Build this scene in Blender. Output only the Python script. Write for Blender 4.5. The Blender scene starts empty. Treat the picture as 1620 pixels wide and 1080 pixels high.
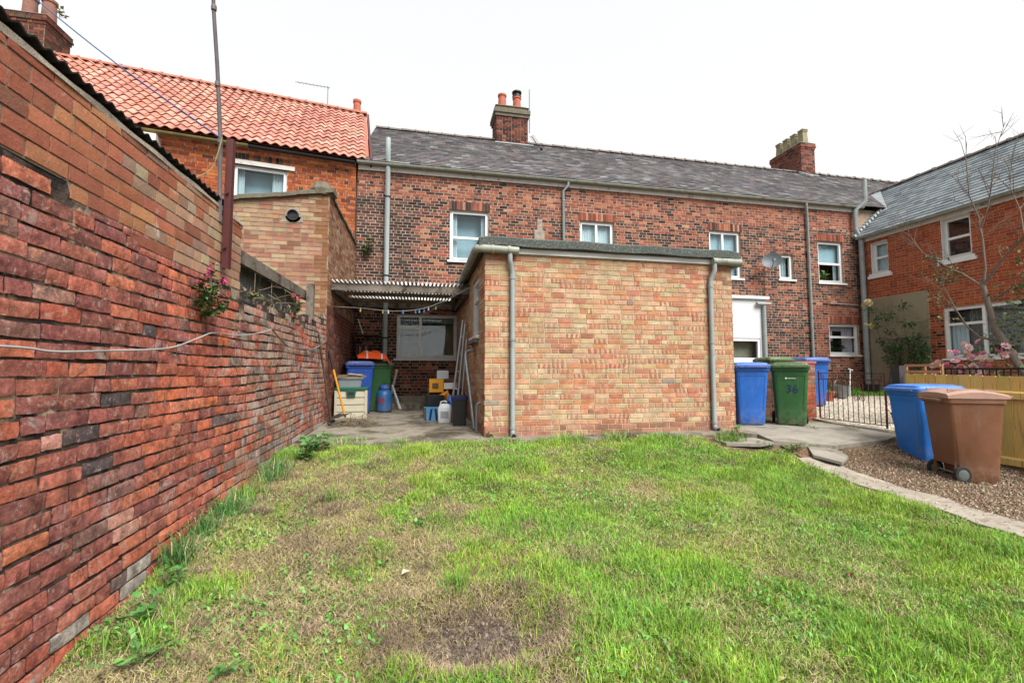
import bpy, bmesh, math, random
import numpy as np
from mathutils import Vector, Matrix

SC = bpy.context.scene
COL = SC.collection
R = math.radians

# ------------------------------------------------------------------ camera
cam = bpy.data.cameras.new('camera')
cam.sensor_width = 36.0
cam.lens = 700 / 1620 * 36
cam.clip_start = 0.05
cam.clip_end = 1500
cam_o = bpy.data.objects.new('camera', cam)
COL.objects.link(cam_o)
cam_o.location = (0, 0, 0.96)
cam_o.rotation_euler = (R(90 + 3.68), 0, R(-11.7))
SC.camera = cam_o

# ------------------------------------------------------------------ sky: bright, even overcast
W = bpy.data.worlds.new('World')
SC.world = W
W.use_nodes = True
wt = W.node_tree
wt.nodes.clear()
sky = wt.nodes.new('ShaderNodeTexSky')
sky.sky_type = 'NISHITA'
sky.sun_disc = False
sky.sun_elevation = R(50)
sky.sun_rotation = R(156)
hs = wt.nodes.new('ShaderNodeHueSaturation')
hs.inputs['Saturation'].default_value = 0.15
cloud = wt.nodes.new('ShaderNodeMix')
cloud.data_type = 'RGBA'
cloud.inputs[0].default_value = 0.93
cloud.inputs[7].default_value = (1.76, 1.765, 1.77, 1)
bg = wt.nodes.new('ShaderNodeBackground')
bg.inputs['Strength'].default_value = 0.10
wo = wt.nodes.new('ShaderNodeOutputWorld')
wt.links.new(sky.outputs[0], hs.inputs['Color'])
wt.links.new(hs.outputs[0], cloud.inputs[6])
wt.links.new(cloud.outputs[2], bg.inputs['Color'])
wt.links.new(bg.outputs[0], wo.inputs['Surface'])

# ------------------------------------------------------------------ sun behind thin cloud
sun = bpy.data.lights.new('sun', 'SUN')
sun.energy = 1.5
sun.angle = R(42)
sun.color = (1.0, 0.97, 0.92)
sun_o = bpy.data.objects.new('sun', sun)
COL.objects.link(sun_o)
az, el = R(156), R(50)
sd = Vector((math.sin(az) * math.cos(el), math.cos(az) * math.cos(el), math.sin(el)))
sun_o.rotation_euler = (-sd).to_track_quat('-Z', 'Y').to_euler()
sun_o.location = (4, -6, 12)

SC.view_settings.view_transform = 'Standard'
SC.view_settings.look = 'None'
SC.view_settings.gamma = 1
SC.view_settings.exposure = 2.45
SC.render.engine = 'CYCLES'
SC.cycles.max_bounces = 8
SC.cycles.transparent_max_bounces = 12

# ------------------------------------------------------------------ helpers
rng = random.Random(7)
WL = {}


def A(h, k=1.75):
    """albedo of a surface that shows as sRGB hex h"""
    c = [int(h[i:i + 2], 16) / 255 for i in (0, 2, 4)]
    return tuple(min(0.85, (x / 12.92 if x <= .04045 else ((x + .055) / 1.055) ** 2.4) / k) for x in c)


def jit(c, v, r=rng, hue=0.0):
    f = 1 + r.uniform(-v, v)
    return tuple(max(0.004, x * f * (1 + r.uniform(-hue, hue))) for x in c)


def tag(o, label, cat, group=None, kind=None):
    if label:
        o['label'] = label
    if cat:
        o['category'] = cat
    if group:
        o['group'] = group
    if kind:
        o['kind'] = kind
    return o


def put(o, parent, loc):
    loc = Vector(loc)
    COL.objects.link(o)
    if parent is not None:
        o.parent = parent
        o.location = loc - WL[parent.name]
    else:
        o.location = loc
    WL[o.name] = loc
    return o


def thing(name, label, cat, loc, group=None):
    o = bpy.data.objects.new(name, None)
    o.empty_display_size = 0.1
    put(o, None, loc)
    return tag(o, label, cat, group)


def turn(root, loc, rz=0, rx=0, ry=0):
    root.location = loc
    root.rotation_euler = (rx, ry, rz)


class MB:
    def __init__(s):
        s.V = []
        s.F = []
        s.C = []
        s.M = None
        s.c = (1, 1, 1, 1)

    def v(s, p):
        if s.M is not None:
            p = s.M @ Vector(p)
        s.V.append((p[0], p[1], p[2]))
        return len(s.V) - 1

    def face(s, pts, col=None):
        s.F.append([s.v(p) for p in pts])
        s.C.append(col or s.c)

    def box(s, a, b, col=None):
        x0, y0, z0 = a
        x1, y1, z1 = b
        i = [s.v(p) for p in ((x0, y0, z0), (x1, y0, z0), (x1, y1, z0), (x0, y1, z0), (x0, y0, z1), (x1, y0, z1), (x1, y1, z1), (x0, y1, z1))]
        for f in ((0, 3, 2, 1), (4, 5, 6, 7), (0, 1, 5, 4), (1, 2, 6, 5), (2, 3, 7, 6), (3, 0, 4, 7)):
            s.F.append([i[k] for k in f])
            s.C.append(col or s.c)

    def bar(s, p, q, w, h, col=None, up=(0, 0, 1)):
        """beam from p to q, w wide (sideways) and h high"""
        p, q = Vector(p), Vector(q)
        d = (q - p).normalized()
        u = Vector(up)
        if abs(d.dot(u)) > .98:
            u = Vector((1, 0, 0))
        x = d.cross(u).normalized()
        z = x.cross(d).normalized()
        c = []
        for e in (p, q):
            for a, b in ((-1, -1), (1, -1), (1, 1), (-1, 1)):
                c.append(s.v(e + x * a * w / 2 + z * b * h / 2))
        for f in ((0, 1, 2, 3), (7, 6, 5, 4), (0, 4, 5, 1), (1, 5, 6, 2), (2, 6, 7, 3), (3, 7, 4, 0)):
            s.F.append([c[k] for k in f])
            s.C.append(col or s.c)

    def loft(s, rings, caps=True, col=None, closed=True):
        n = len(rings[0])
        idx = [[s.v(p) for p in r] for r in rings]
        for a, b in zip(idx[:-1], idx[1:]):
            for k in range(n if closed else n - 1):
                s.F.append([a[k], a[(k + 1) % n], b[(k + 1) % n], b[k]])
                s.C.append(col or s.c)
        if caps:
            s.F.append(idx[0][::-1])
            s.F.append(idx[-1][:])
            s.C += [col or s.c] * 2

    def tube(s, pts, r, n=8, col=None, caps=True, flat=1.0):
        pts = [Vector(p) for p in pts]
        rs = r if isinstance(r, (list, tuple)) else [r] * len(pts)
        rings = []
        ux = None
        for i, p in enumerate(pts):
            d = (pts[min(i + 1, len(pts) - 1)] - pts[max(i - 1, 0)])
            if d.length < 1e-6:
                d = Vector((0, 0, 1))
            d.normalize()
            if ux is None:
                ux = d.orthogonal().normalized()
            else:
                ux = (ux - d * ux.dot(d))
                ux = ux.normalized() if ux.length > 1e-5 else d.orthogonal().normalized()
            uy = d.cross(ux)
            rings.append([p + ux * math.cos(2 * math.pi * k / n) * rs[i] + uy * math.sin(2 * math.pi * k / n) * rs[i] * flat for k in range(n)])
        s.loft(rings, caps, col)

    def lathe(s, c, prof, n=16, col=None, axis=None):
        c = Vector(c)
        Q = Vector((0, 0, 1)).rotation_difference(Vector(axis)).to_matrix() if axis else Matrix.Identity(3)
        s.loft([[c + Q @ Vector((math.cos(2 * math.pi * k / n) * r, math.sin(2 * math.pi * k / n) * r, z)) for k in range(n)] for r, z in prof], True, col)

    def build(s, name, mat, parent=None, origin=None, smooth=None, kind=None):
        me = bpy.data.meshes.new(name)
        V = np.array(s.V, dtype=np.float64)
        if origin is None:
            lo, hi = V.min(0), V.max(0)
            origin = ((lo[0] + hi[0]) / 2, (lo[1] + hi[1]) / 2, lo[2])
        me.from_pydata((V - np.array(origin)).tolist(), [], s.F)
        if mat.get('usecol'):
            at = me.attributes.new('col', 'FLOAT_COLOR', 'CORNER')
            c = np.array([(*q, 1) if len(q) == 3 else q for q in s.C], dtype=np.float32)
            at.data.foreach_set('color', np.repeat(c, [len(f) for f in s.F], axis=0).ravel())
        me.materials.append(mat)
        if smooth is not None:
            me.polygons.foreach_set('use_smooth', [True] * len(me.polygons))
            me.set_sharp_from_angle(angle=R(smooth))
        o = bpy.data.objects.new(name, me)
        put(o, parent, origin)
        if kind:
            o['kind'] = kind
        return o


def solo(mb, name, mat, label, cat, group=None, kind=None, smooth=None):
    return tag(mb.build(name, mat, smooth=smooth), label, cat, group, kind)


class Fr:
    """a plane: s along, t up the plane, d outwards"""

    def __init__(f, o, s, n, t=(0, 0, 1)):
        f.o, f.s, f.n, f.t = Vector(o), Vector(s).normalized(), Vector(n).normalized(), Vector(t).normalized()

    def P(f, s, t, d=0.0):
        return f.o + f.s * s + f.t * t + f.n * d

    def box(f, mb, s0, s1, t0, t1, d0, d1, col=None):
        i = [mb.v(f.P(*p)) for p in ((s0, t0, d0), (s1, t0, d0), (s1, t1, d0), (s0, t1, d0), (s0, t0, d1), (s1, t0, d1), (s1, t1, d1), (s0, t1, d1))]
        for q in ((0, 3, 2, 1), (4, 5, 6, 7), (0, 1, 5, 4), (1, 2, 6, 5), (2, 3, 7, 6), (3, 0, 4, 7)):
            mb.F.append([i[k] for k in q])
            mb.C.append(col or mb.c)

    def brick(f, mb, s0, s1, t0, t1, d, col, b=0.0, d0=-0.004):
        o = [f.P(s0, t0, d0), f.P(s1, t0, d0), f.P(s1, t1, d0), f.P(s0, t1, d0)]
        if b > 0:
            m = [f.P(s0, t0, d - b), f.P(s1, t0, d - b), f.P(s1, t1, d - b), f.P(s0, t1, d - b)]
            i = [f.P(s0 + b, t0 + b, d), f.P(s1 - b, t0 + b, d), f.P(s1 - b, t1 - b, d), f.P(s0 + b, t1 - b, d)]
            R3 = [o, m, i]
        else:
            R3 = [o, [f.P(s0, t0, d), f.P(s1, t0, d), f.P(s1, t1, d), f.P(s0, t1, d)]]
        idx = [[mb.v(p) for p in r] for r in R3]
        for a, c in zip(idx[:-1], idx[1:]):
            for k in range(4):
                mb.F.append([a[k], a[(k + 1) % 4], c[(k + 1) % 4], c[k]])
                mb.C.append(col)
        mb.F.append(idx[-1])
        mb.C.append(col)


def sub(rects, holes, mn=0.012):
    for h0, h1, g0, g1 in holes:
        out = []
        for (a, b, c, e, *x) in rects:
            if h1 <= a or h0 >= b or g1 <= c or g0 >= e:
                out.append((a, b, c, e, *x))
                continue
            if g0 > c:
                out.append((a, b, c, g0, *x))
            if g1 < e:
                out.append((a, b, g1, e, *x))
            c2, e2 = max(c, g0), min(e, g1)
            if h0 > a:
                out.append((a, h0, c2, e2, *x))
            if h1 < b:
                out.append((h1, b, c2, e2, *x))
        rects = [r for r in out if r[1] - r[0] > mn and r[3] - r[2] > mn]
    return rects


def lay(L0, L1, T0, T1, course=.0765, joint=.010, bond='garden', holes=(), bl=.215, hl=.1025, rr=rng, wob=.002):
    """bricks as (s0, s1, t0, t1, row, is_header)"""
    out = []
    r = 0
    t = T0
    while t < T1 - .02:
        t1 = min(t + course - joint, T1)
        if bond == 'garden':
            head = [r % 4 == 3]
        elif bond == 'flemish':
            head = [False, True]
        elif bond == 'mixed':
            head = [rr.random() < .18 for _ in range(7)]
        else:
            head = [False]
        s = L0 - ((r % 2) * (bl + joint) / 2 if not head[0] or len(head) > 1 else (hl + joint) / 2)
        k = 0
        while s < L1:
            h = head[k % len(head)]
            k += 1
            ln = (hl if h else bl) * (1 + rr.uniform(-.02, .02))
            a, b = max(s, L0), min(s + ln, L1)
            s += ln + joint
            if b - a > .02:
                out.append((a + rr.uniform(0, wob), b - rr.uniform(0, wob), t + rr.uniform(-wob, wob), t1 + rr.uniform(-wob, wob), r, h))
        t += course
        r += 1
    return sub(out, holes)


def hashn(ix, iy, seed):
    h = (ix.astype(np.int64) * 374761393 + iy.astype(np.int64) * 668265263 + seed * 974711) & 0x7fffffff
    h = ((h ^ (h >> 13)) * 1274126177) & 0x7fffffff
    return ((h ^ (h >> 16)) & 0xffff) / 65535.0


def vnoise(x, y, seed=0):
    x, y = np.asarray(x, float), np.asarray(y, float)
    ix, iy = np.floor(x), np.floor(y)
    fx, fy = x - ix, y - iy
    fx, fy = fx * fx * (3 - 2 * fx), fy * fy * (3 - 2 * fy)
    a, b = hashn(ix, iy, seed), hashn(ix + 1, iy, seed)
    c, d = hashn(ix, iy + 1, seed), hashn(ix + 1, iy + 1, seed)
    return (a * (1 - fx) + b * fx) * (1 - fy) + (c * (1 - fx) + d * fx) * fy


def fbm(x, y, seed=0, o=4):
    s, a, t = 0, 1.0, 0
    for k in range(o):
        s = s + a * vnoise(np.asarray(x) * 2 ** k, np.asarray(y) * 2 ** k, seed + k * 17)
        t += a
        a *= .5
    return s / t


# ------------------------------------------------------------------ materials
class N:
    """a little node writer"""

    def __init__(s, name):
        s.m = bpy.data.materials.new(name)
        s.m.use_nodes = True
        s.t = s.m.node_tree
        s.b = s.t.nodes['Principled BSDF']
        s.pos = None

    def new(s, ty, ins=(), **at):
        n = s.t.nodes.new(ty)
        for k, v in at.items():
            setattr(n, k, v)
        for k, v in dict(ins).items():
            if isinstance(v, bpy.types.NodeSocket):
                s.t.links.new(v, n.inputs[k])
            else:
                n.inputs[k].default_value = v
        return n

    def vec(s, coord='pos'):
        if s.pos is None:
            s.pos = s.new('ShaderNodeNewGeometry').outputs['Position'] if coord == 'pos' else s.new('ShaderNodeTexCoord').outputs['Object']
        return s.pos

    def noise(s, scale, detail=4, rough=.6, vec=None, dist=0):
        return s.new('ShaderNodeTexNoise', {'Vector': vec or s.vec(), 'Scale': scale, 'Detail': detail, 'Roughness': rough, 'Distortion': dist}).outputs['Fac']

    def ramp(s, f, a, b, lo=0., hi=1.):
        return s.new('ShaderNodeMapRange', {0: f, 1: a, 2: b, 3: lo, 4: hi}).outputs[0]

    def mix(s, f, a, b, blend='MIX'):
        n = s.new('ShaderNodeMix', data_type='RGBA', blend_type=blend, clamp_factor=True)
        for k, v in ((0, f), (6, a), (7, b)):
            if isinstance(v, bpy.types.NodeSocket):
                s.t.links.new(v, n.inputs[k])
            else:
                n.inputs[k].default_value = v if k == 0 else (*v[:3], 1)
        return n.outputs[2]

    def mul(s, c, f):
        n = s.new('ShaderNodeVectorMath', operation='SCALE')
        s.t.links.new(c, n.inputs[0])
        if isinstance(f, bpy.types.NodeSocket):
            s.t.links.new(f, n.inputs['Scale'])
        else:
            n.inputs['Scale'].default_value = f
        return n.outputs[0]

    def math(s, op, a, b=0.0):
        n = s.new('ShaderNodeMath', operation=op)
        for k, v in ((0, a), (1, b)):
            if isinstance(v, bpy.types.NodeSocket):
                s.t.links.new(v, n.inputs[k])
            else:
                n.inputs[k].default_value = v
        return n.outputs[0]

    def src(s, src, col=(1, 1, 1)):
        if src == 'attr':
            s.m['usecol'] = 1
            n = s.new('ShaderNodeAttribute', attribute_name='col')
            return n.outputs['Color'], n.outputs['Alpha']
        if src == 'obj':
            n = s.new('ShaderNodeObjectInfo')
            return n.outputs['Color'], n.outputs['Alpha']
        n = s.new('ShaderNodeRGB')
        n.outputs[0].default_value = (*col, 1)
        return n.outputs[0], None

    def bump(s, h, dist, strength=1.0):
        n = s.new('ShaderNodeBump', {'Height': h, 'Distance': dist, 'Strength': strength})
        s.t.links.new(n.outputs[0], s.b.inputs['Normal'])

    def done(s, c, rough=.8, metal=0, spec=.3):
        if isinstance(c, bpy.types.NodeSocket):
            s.t.links.new(c, s.b.inputs['Base Color'])
        else:
            s.b.inputs['Base Color'].default_value = (*c, 1)
        if isinstance(rough, bpy.types.NodeSocket):
            s.t.links.new(rough, s.b.inputs['Roughness'])
        else:
            s.b.inputs['Roughness'].default_value = rough
        s.b.inputs['Metallic'].default_value = metal
        s.b.inputs['Specular IOR Level'].default_value = spec
        return s.m


def pm(name, col=(1, 1, 1), rough=.75, var=.15, vs=6, bump=.0, bs=40, src=None, metal=0, spec=.3, spot=None, coord='pos', stretch=None):
    """plain procedural surface: mottled colour, fine relief, optional patches spot=(colour, from, to, scale)"""
    n = N(name)
    c, _ = n.src(src, col)
    v = n.vec(coord)
    if stretch:
        v = n.new('ShaderNodeMapping', {'Vector': v, 'Scale': stretch}).outputs[0]
    nz = n.noise(vs, 6, .65, v)
    c = n.mul(c, n.ramp(nz, .25, .75, 1 - var, 1 + var))
    if spot:
        for sc_, a, b, k in (spot if isinstance(spot, list) else [spot]):
            c = n.mix(n.ramp(n.noise(k, 5, .65, v, .4), a, b), c, sc_)
    if bump:
        n.bump(n.noise(bs, 5, .65, v), bump)
    return n.done(c, rough, metal, spec)


def brickmat(name, src, mott=.3, stain=None, stripe=None, bump=.003, bs=55, grime=None):
    n = N(name)
    c, al = n.src(src)
    c = n.mul(c, n.ramp(n.noise(9, 3), .3, .7, 1 - mott * .5, 1 + mott * .5))
    c = n.mul(c, n.ramp(n.noise(75, 3, .7), .3, .7, 1 - mott * .6, 1 + mott * .6))
    if stripe:
        xyz = n.new('ShaderNodeSeparateXYZ', {0: n.vec()})
        ph = n.math('ADD', xyz.outputs[0], xyz.outputs[1])
        ph = n.math('ADD', n.math('MULTIPLY', ph, 2 * math.pi / .074), n.math('MULTIPLY', n.noise(1.7, 2), 14.0))
        sn = n.ramp(n.math('SINE', ph), -.35, .05)
        c = n.mix(n.math('MULTIPLY', sn, al), c, stripe)
    if stain:
        for col, a, b, k in stain:
            c = n.mix(n.ramp(n.noise(k, 6, .7, None, .6), a, b), c, col)
    if grime:
        sv = n.new('ShaderNodeMapping', {'Vector': n.vec(), 'Scale': (3.5, 3.5, .5)}).outputs[0]
        c = n.mix(n.ramp(n.noise(1.6, 6, .65, sv), .54, .78, 0, .45), c, grime)
    n.bump(n.noise(bs, 6, .7), bump)
    return n.done(c, .9, 0, .15)


M = {}


def oldbrickmat(name, pale):
    """spalled handmade brick: patchy skin, broken orange faces, soot, lime bloom"""
    n = N(name)
    c, _ = n.src('attr')
    c = n.mul(c, n.ramp(n.noise(11, 6, .7), .34, .66, .52, 1.55))
    c = n.mul(c, n.ramp(n.noise(40, 5, .75), .34, .66, .70, 1.35))
    c = n.mix(n.ramp(n.noise(12, 5, .7, None, .8), .59, .66, 0, .8), c, (.42, .17, .10))
    c = n.mix(n.ramp(n.noise(7, 6, .75, None, 1.2), .56, .67, 0, .85), c, (.10, .068, .062))
    c = n.mix(n.ramp(n.noise(4.3, 7, .78, None, .8), .57 - pale * .08, .70 - pale * .05, 0, .8), c, (.42, .37, .34))
    c = n.mix(n.ramp(n.noise(24, 5, .75), .58 - pale * .03, .67, 0, .6), c, (.44, .37, .34))
    c = n.mix(n.ramp(n.noise(2.4, 6, .75, None, .6), .64, .74, 0, .7), c, (.045, .04, .038))
    h = n.math('ADD', n.noise(26, 6, .72, None, .5), n.math('MULTIPLY', n.noise(90, 4, .7), .35))
    n.bump(h, .006)
    return n.done(c, .92, 0, .12)


M['oldbrick'] = oldbrickmat('old_brick', 0.0)
M['farbrick'] = oldbrickmat('lime_washed_old_brick', 1.0)
M['mortar_old'] = pm('old_mortar', A('5a4c44', 1.5), .95, .45, 14, .010, 60, spot=[(A('b8a58c', 1.4), .54, .62, 3.1), (A('2b2422'), .50, .58, 4.3)])
M['newbrick'] = brickmat('wall_brick', 'attr', .3, [((.50, .44, .36), .62, .80, 6), ((.09, .07, .06), .68, .82, 4)], None, .003, 60)
M['mortar_pale'] = pm('pale_mortar', A('b5a99a'), .95, .25, 20, .008, 90, spot=(A('857b70'), .5, .7, 5))
M['extbrick_o'] = brickmat('buff_brick', 'obj', .42, [((.46, .40, .31), .60, .74, 9)], A('b0604e'), .002, 90, (.24, .19, .15))
M['extbrick'] = brickmat('buff_brickwork', 'attr', .42, [((.46, .40, .31), .60, .74, 9)], A('b0604e'), .002, 90, (.24, .19, .15))
M['mortar_ext'] = pm('buff_mortar', A('cdbb9e', 1.5), .95, .2, 25, .004, 90)
M['mainbrick'] = brickmat('terrace_brick', 'attr', .35, None, None, .003, 50)
M['mortar_main'] = pm('terrace_mortar', A('b8a08c', 1.6), .95, .3, 9, .004, 60, spot=(A('8c7c6e', 1.6), .52, .68, 1.3))
M['wingbrick'] = brickmat('wing_brick', 'attr', .2, None, None, .002, 60)
M['mortar_wing'] = pm('wing_mortar', A('d8b795'), .95, .15, 12)
M['annexbrick'] = brickmat('annex_brick', 'attr', .3, [((.40, .36, .28), .6, .8, 3)], None, .003, 60)
M['mortar_annex'] = pm('annex_mortar', A('a89a83'), .95, .25, 12, .005, 70)
M['slate'] = pm('slate', (1, 1, 1), .62, .3, 5, .004, 50, 'attr', spec=.35, spot=[(A('95958c'), .60, .74, 1.4), (A('5e5a50'), .62, .75, 3)])
M['underlay'] = pm('roof_underlay', (.05, .05, .055), .9)
M['pantile'] = pm('pantile_clay', (1, 1, 1), .75, .22, 9, .003, 60, 'obj', spot=[(A('8d6f64'), .58, .72, 2.5), (A('d2a596'), .62, .7, 14)])
M['pantile_a'] = pm('pantile_clay_joined', (1, 1, 1), .75, .22, 9, .003, 60, 'attr', spot=[(A('8d6f64'), .58, .72, 2.5), (A('d2a596'), .62, .7, 14)])
M['ridge'] = pm('ridge_tile', A('7b706a'), .8, .3, 8, .004, 40, spot=(A('6f7048'), .58, .7, 5))
M['ridge_red'] = pm('ridge_clay', A('c07a63'), .8, .3, 8, .004, 40)
M['gutter'] = pm('grey_green_plastic', A('a0a598', 1.5), .5, .2, 5, spot=(A('6c7059'), .55, .75, 3))
M['pipe'] = pm('pale_grey_pipe', A('a7b0b0'), .45, .12, 5, spot=(A('87908c'), .55, .75, 4))
M['pipe_white'] = pm('white_blue_pipe', A('c6d3d4'), .45, .1, 5)
M['white'] = pm('white_upvc', A('eef0f0', 1.45), .35, .06, 5)
M['whitepaint'] = pm('flaking_white_paint', A('dfe3e6', 1.5), .7, .08, 12, .004, 40, spot=(A('8a8f92'), .63, .68, 30))
M['fascia'] = pm('weathered_white_board', A('dedbd5', 1.4), .7, .15, 6, spot=(A('8c8378'), .58, .7, 7))
M['concrete'] = pm('concrete', A('a8a195'), .92, .25, 3, .008, 60, spot=[(A('716a5c'), .52, .7, 1.7), (A('6b6a48'), .60, .74, 2.6)])
M['concrete_wet'] = pm('patio_concrete', A('9c9384'), .9, .3, 4, .01, 50, spot=[(A('514a3c'), .50, .62, 1.2), (A('565636'), .55, .68, 1.9)])
M['pathstone'] = pm('path_kerb', A('b5ab9c'), .92, .25, 5, .008, 60, spot=(A('7d6a55'), .52, .68, 2.5))
M['render'] = pm('sand_cement_render', A('a99f86'), .9, .15, 2.2, .004, 70, spot=(A('857a62'), .55, .7, 1.4))
M['felt'] = pm('mineral_felt', A('565c58'), .9, .55, 50, .006, 90, spot=(A('8d948d'), .54, .66, 38))
M['bitumen'] = pm('black_bitumen_sheet', A('2f2d2e'), .8, .3, 10)
M['lead'] = pm('lead_flashing', A('b7bfc2'), .5, .2, 6)
M['soil'] = pm('soil', A('6b5a48'), .97, .4, 9, .03, 25, spot=[(A('a48f68'), .48, .62, 6), (A('5d6a2c'), .56, .7, 3)])
M['mulch'] = pm('bark_mulch', A('86694f'), .97, .45, 22, .03, 40, spot=(A('a58d74'), .52, .66, 35))
M['gravel'] = pm('pale_gravel_bed', A('b5a692'), .95, .3, 60, .015, 90)
M['chip'] = pm('loose_chips', (1, 1, 1), .9, .25, 40, src='attr')
M['grass'] = pm('grass_blade', (1, 1, 1), .55, .15, 3, src='attr', spec=.25)
M['leaf'] = pm('leaf', (1, 1, 1), .5, .2, 14, src='attr', spec=.35)
M['petal'] = pm('petal', (1, 1, 1), .6, .12, 30, src='attr', spec=.2)
M['bark'] = pm('bark', A('83786e'), .9, .3, 20, .006, 60)
M['cane'] = pm('cane', A('8a7d66'), .85, .3, 20)
M['oldwood'] = pm('weathered_wood', A('857b70'), .9, .45, 3, .008, 30, spot=[(A('4a4238'), .50, .64, 5), (A('a39c90'), .60, .7, 9)])
M['darkwood'] = pm('damp_wood', A('67594b'), .9, .35, 5, .005, 40, spot=(A('8c7652'), .55, .7, 2))
M['fencewood'] = pm('new_fence_timber', (1, 1, 1), .75, .16, 4, .003, 20, 'attr', stretch=(14, 14, 1.2), spot=(A('b08a4c'), .58, .68, 1.6))
M['rust'] = pm('rusty_iron', A('6a3a30'), .8, .4, 25, .003, 80)
M['brownsteel'] = pm('brown_painted_steel', A('5e2c2a'), .55, .2, 10)
M['iron'] = pm('black_iron', A('2c2a2a'), .6, .2, 20)
M['alu'] = pm('aluminium', A('c3c8c9'), .35, .15, 10, metal=.5)
M['galv'] = pm('galvanised', A('9aa3a8'), .45, .25, 10, metal=.4)
M['pot_red'] = pm('clay_pot', A('c8705a'), .8, .2, 8, spot=(A('6f4a40'), .6, .8, 5))
M['pot_buff'] = pm('buff_pot', A('a8a07e'), .85, .25, 8, spot=(A('5e594a'), .58, .75, 5))
M['pot_brown'] = pm('weathered_clay_pot', A('9a6f60'), .85, .25, 8, spot=(A('5c4a42'), .55, .75, 5))
M['flaunch'] = pm('flaunching_mortar', A('7d7768'), .95, .35, 12, .01, 40, spot=(A('6e7040'), .55, .7, 6))
M['curtain'] = pm('curtain', A('dce6ea', 1.5), .9, .08, 5)
M['blind'] = pm('pale_blue_blind', A('b4ccd6', 1.5), .8, .04, 3)
M['pinkcurtain'] = pm('pink_curtain', A('c9b3bb', 1.3), .9, .1, 5)
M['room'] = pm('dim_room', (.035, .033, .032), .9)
M['black'] = pm('black_plastic', (.012, .012, .013), .45, .2, 10, spec=.4)
M['rubber'] = pm('rubber', (.02, .02, .02), .8, .3, 20)
M['hub'] = pm('grey_hub', A('6d7371'), .6)


def plastic(name, hexc, k=1.75, rough=.42):
    """moulded plastic: slight fading, scuffs, splashed dirt low down and streaks"""
    n = N(name)
    base = A(hexc, k)
    c, _ = n.src(None, base)
    v = n.vec('obj')
    c = n.mul(c, n.ramp(n.noise(3, 5, .6, v), .3, .7, .88, 1.12))
    c = n.mix(n.ramp(n.noise(2.0, 5, .7, v, .5), .56, .74, 0, .35), c, tuple(.5 * x + .10 for x in base))
    st = n.new('ShaderNodeMapping', {'Vector': v, 'Scale': (22, 22, 1.6)}).outputs[0]
    c = n.mix(n.ramp(n.noise(1.0, 4, .6, st), .58, .74, 0, .30), c, (.20, .17, .14))
    z = n.new('ShaderNodeSeparateXYZ', {0: v}).outputs[2]
    lo = n.math('MULTIPLY', n.ramp(z, .0, .30, 1, 0), n.ramp(n.noise(14, 5, .7, v), .42, .62))
    c = n.mix(n.math('MULTIPLY', lo, .55), c, (.22, .17, .12))
    c = n.mix(n.ramp(n.noise(60, 3, .7, v), .70, .76, 0, .5), c, tuple(min(.8, x + .18) for x in base))
    n.bump(n.noise(8, 3, .5, v), .002)
    return n.done(c, n.ramp(n.noise(6, 4, .6, v), .3, .7, rough - .06, rough + .16), 0, .4)


M['binblue'] = plastic('blue_bin_plastic', '2a74d8')
M['binblue2'] = plastic('dark_blue_bin_plastic', '2c5fc4')
M['binblue3'] = plastic('light_blue_bin_plastic', '2f8af2')
M['bingreen'] = plastic('green_bin_plastic', '35703c')
M['binbrown'] = plastic('brown_bin_plastic', '8a5d43')
M['binbrownlid'] = plastic('faded_brown_lid', 'c09584', 1.75, .55)


def glassmat(name, base, refl):
    n = N(name)
    n.t.nodes.remove(n.b)
    tr = n.new('ShaderNodeBsdfTransparent', {'Color': (*base, 1)})
    gl = n.new('ShaderNodeBsdfGlossy', {'Roughness': .02, 'Color': (.95, .97, 1, 1)})
    fz = n.new('ShaderNodeLayerWeight', {'Blend': .5})
    f = n.math('ADD', n.math('MULTIPLY', n.math('POWER', fz.outputs['Facing'], 5.0), .9), refl + .025)
    mx = n.new('ShaderNodeMixShader', {0: f, 1: tr.outputs[0], 2: gl.outputs[0]})
    out = n.t.nodes['Material Output']
    n.t.links.new(mx.outputs[0], out.inputs['Surface'])
    return n.m


M['glass'] = glassmat('window_glass', (.90, .95, .96), .0)
M['glass_refl'] = glassmat('reflecting_glass', (.85, .9, .9), .03)


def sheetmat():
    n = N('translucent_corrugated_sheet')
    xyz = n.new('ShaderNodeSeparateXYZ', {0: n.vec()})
    wv = n.ramp(n.math('SINE', n.math('MULTIPLY', xyz.outputs[0], 2 * math.pi / .075)), -.1, .5)  # stripes put in the colour: bright bands as slits of daylight, dark dirt between
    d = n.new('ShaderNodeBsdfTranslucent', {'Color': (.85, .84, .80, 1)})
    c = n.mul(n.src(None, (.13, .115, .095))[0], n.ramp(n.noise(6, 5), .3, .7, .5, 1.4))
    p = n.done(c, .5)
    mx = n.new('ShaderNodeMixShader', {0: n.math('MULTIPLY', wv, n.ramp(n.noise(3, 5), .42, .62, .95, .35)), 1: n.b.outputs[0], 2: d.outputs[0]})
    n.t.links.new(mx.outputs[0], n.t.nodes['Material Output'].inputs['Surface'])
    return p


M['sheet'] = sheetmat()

# ------------------------------------------------------------------ ground
LX, LZ = [-5, 0, 2.4, 4.0, 5.6, 7.0, 60], [-.7, -.58, -.39, -.17, -.01, 0, 0]
RX_, RZ_ = [-5, 0, 2.4, 4.0, 4.8, 5.2, 5.5, 6.2, 60], [-.6, -.5, -.42, -.37, -.28, -.14, -.07, 0, 0]


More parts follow.
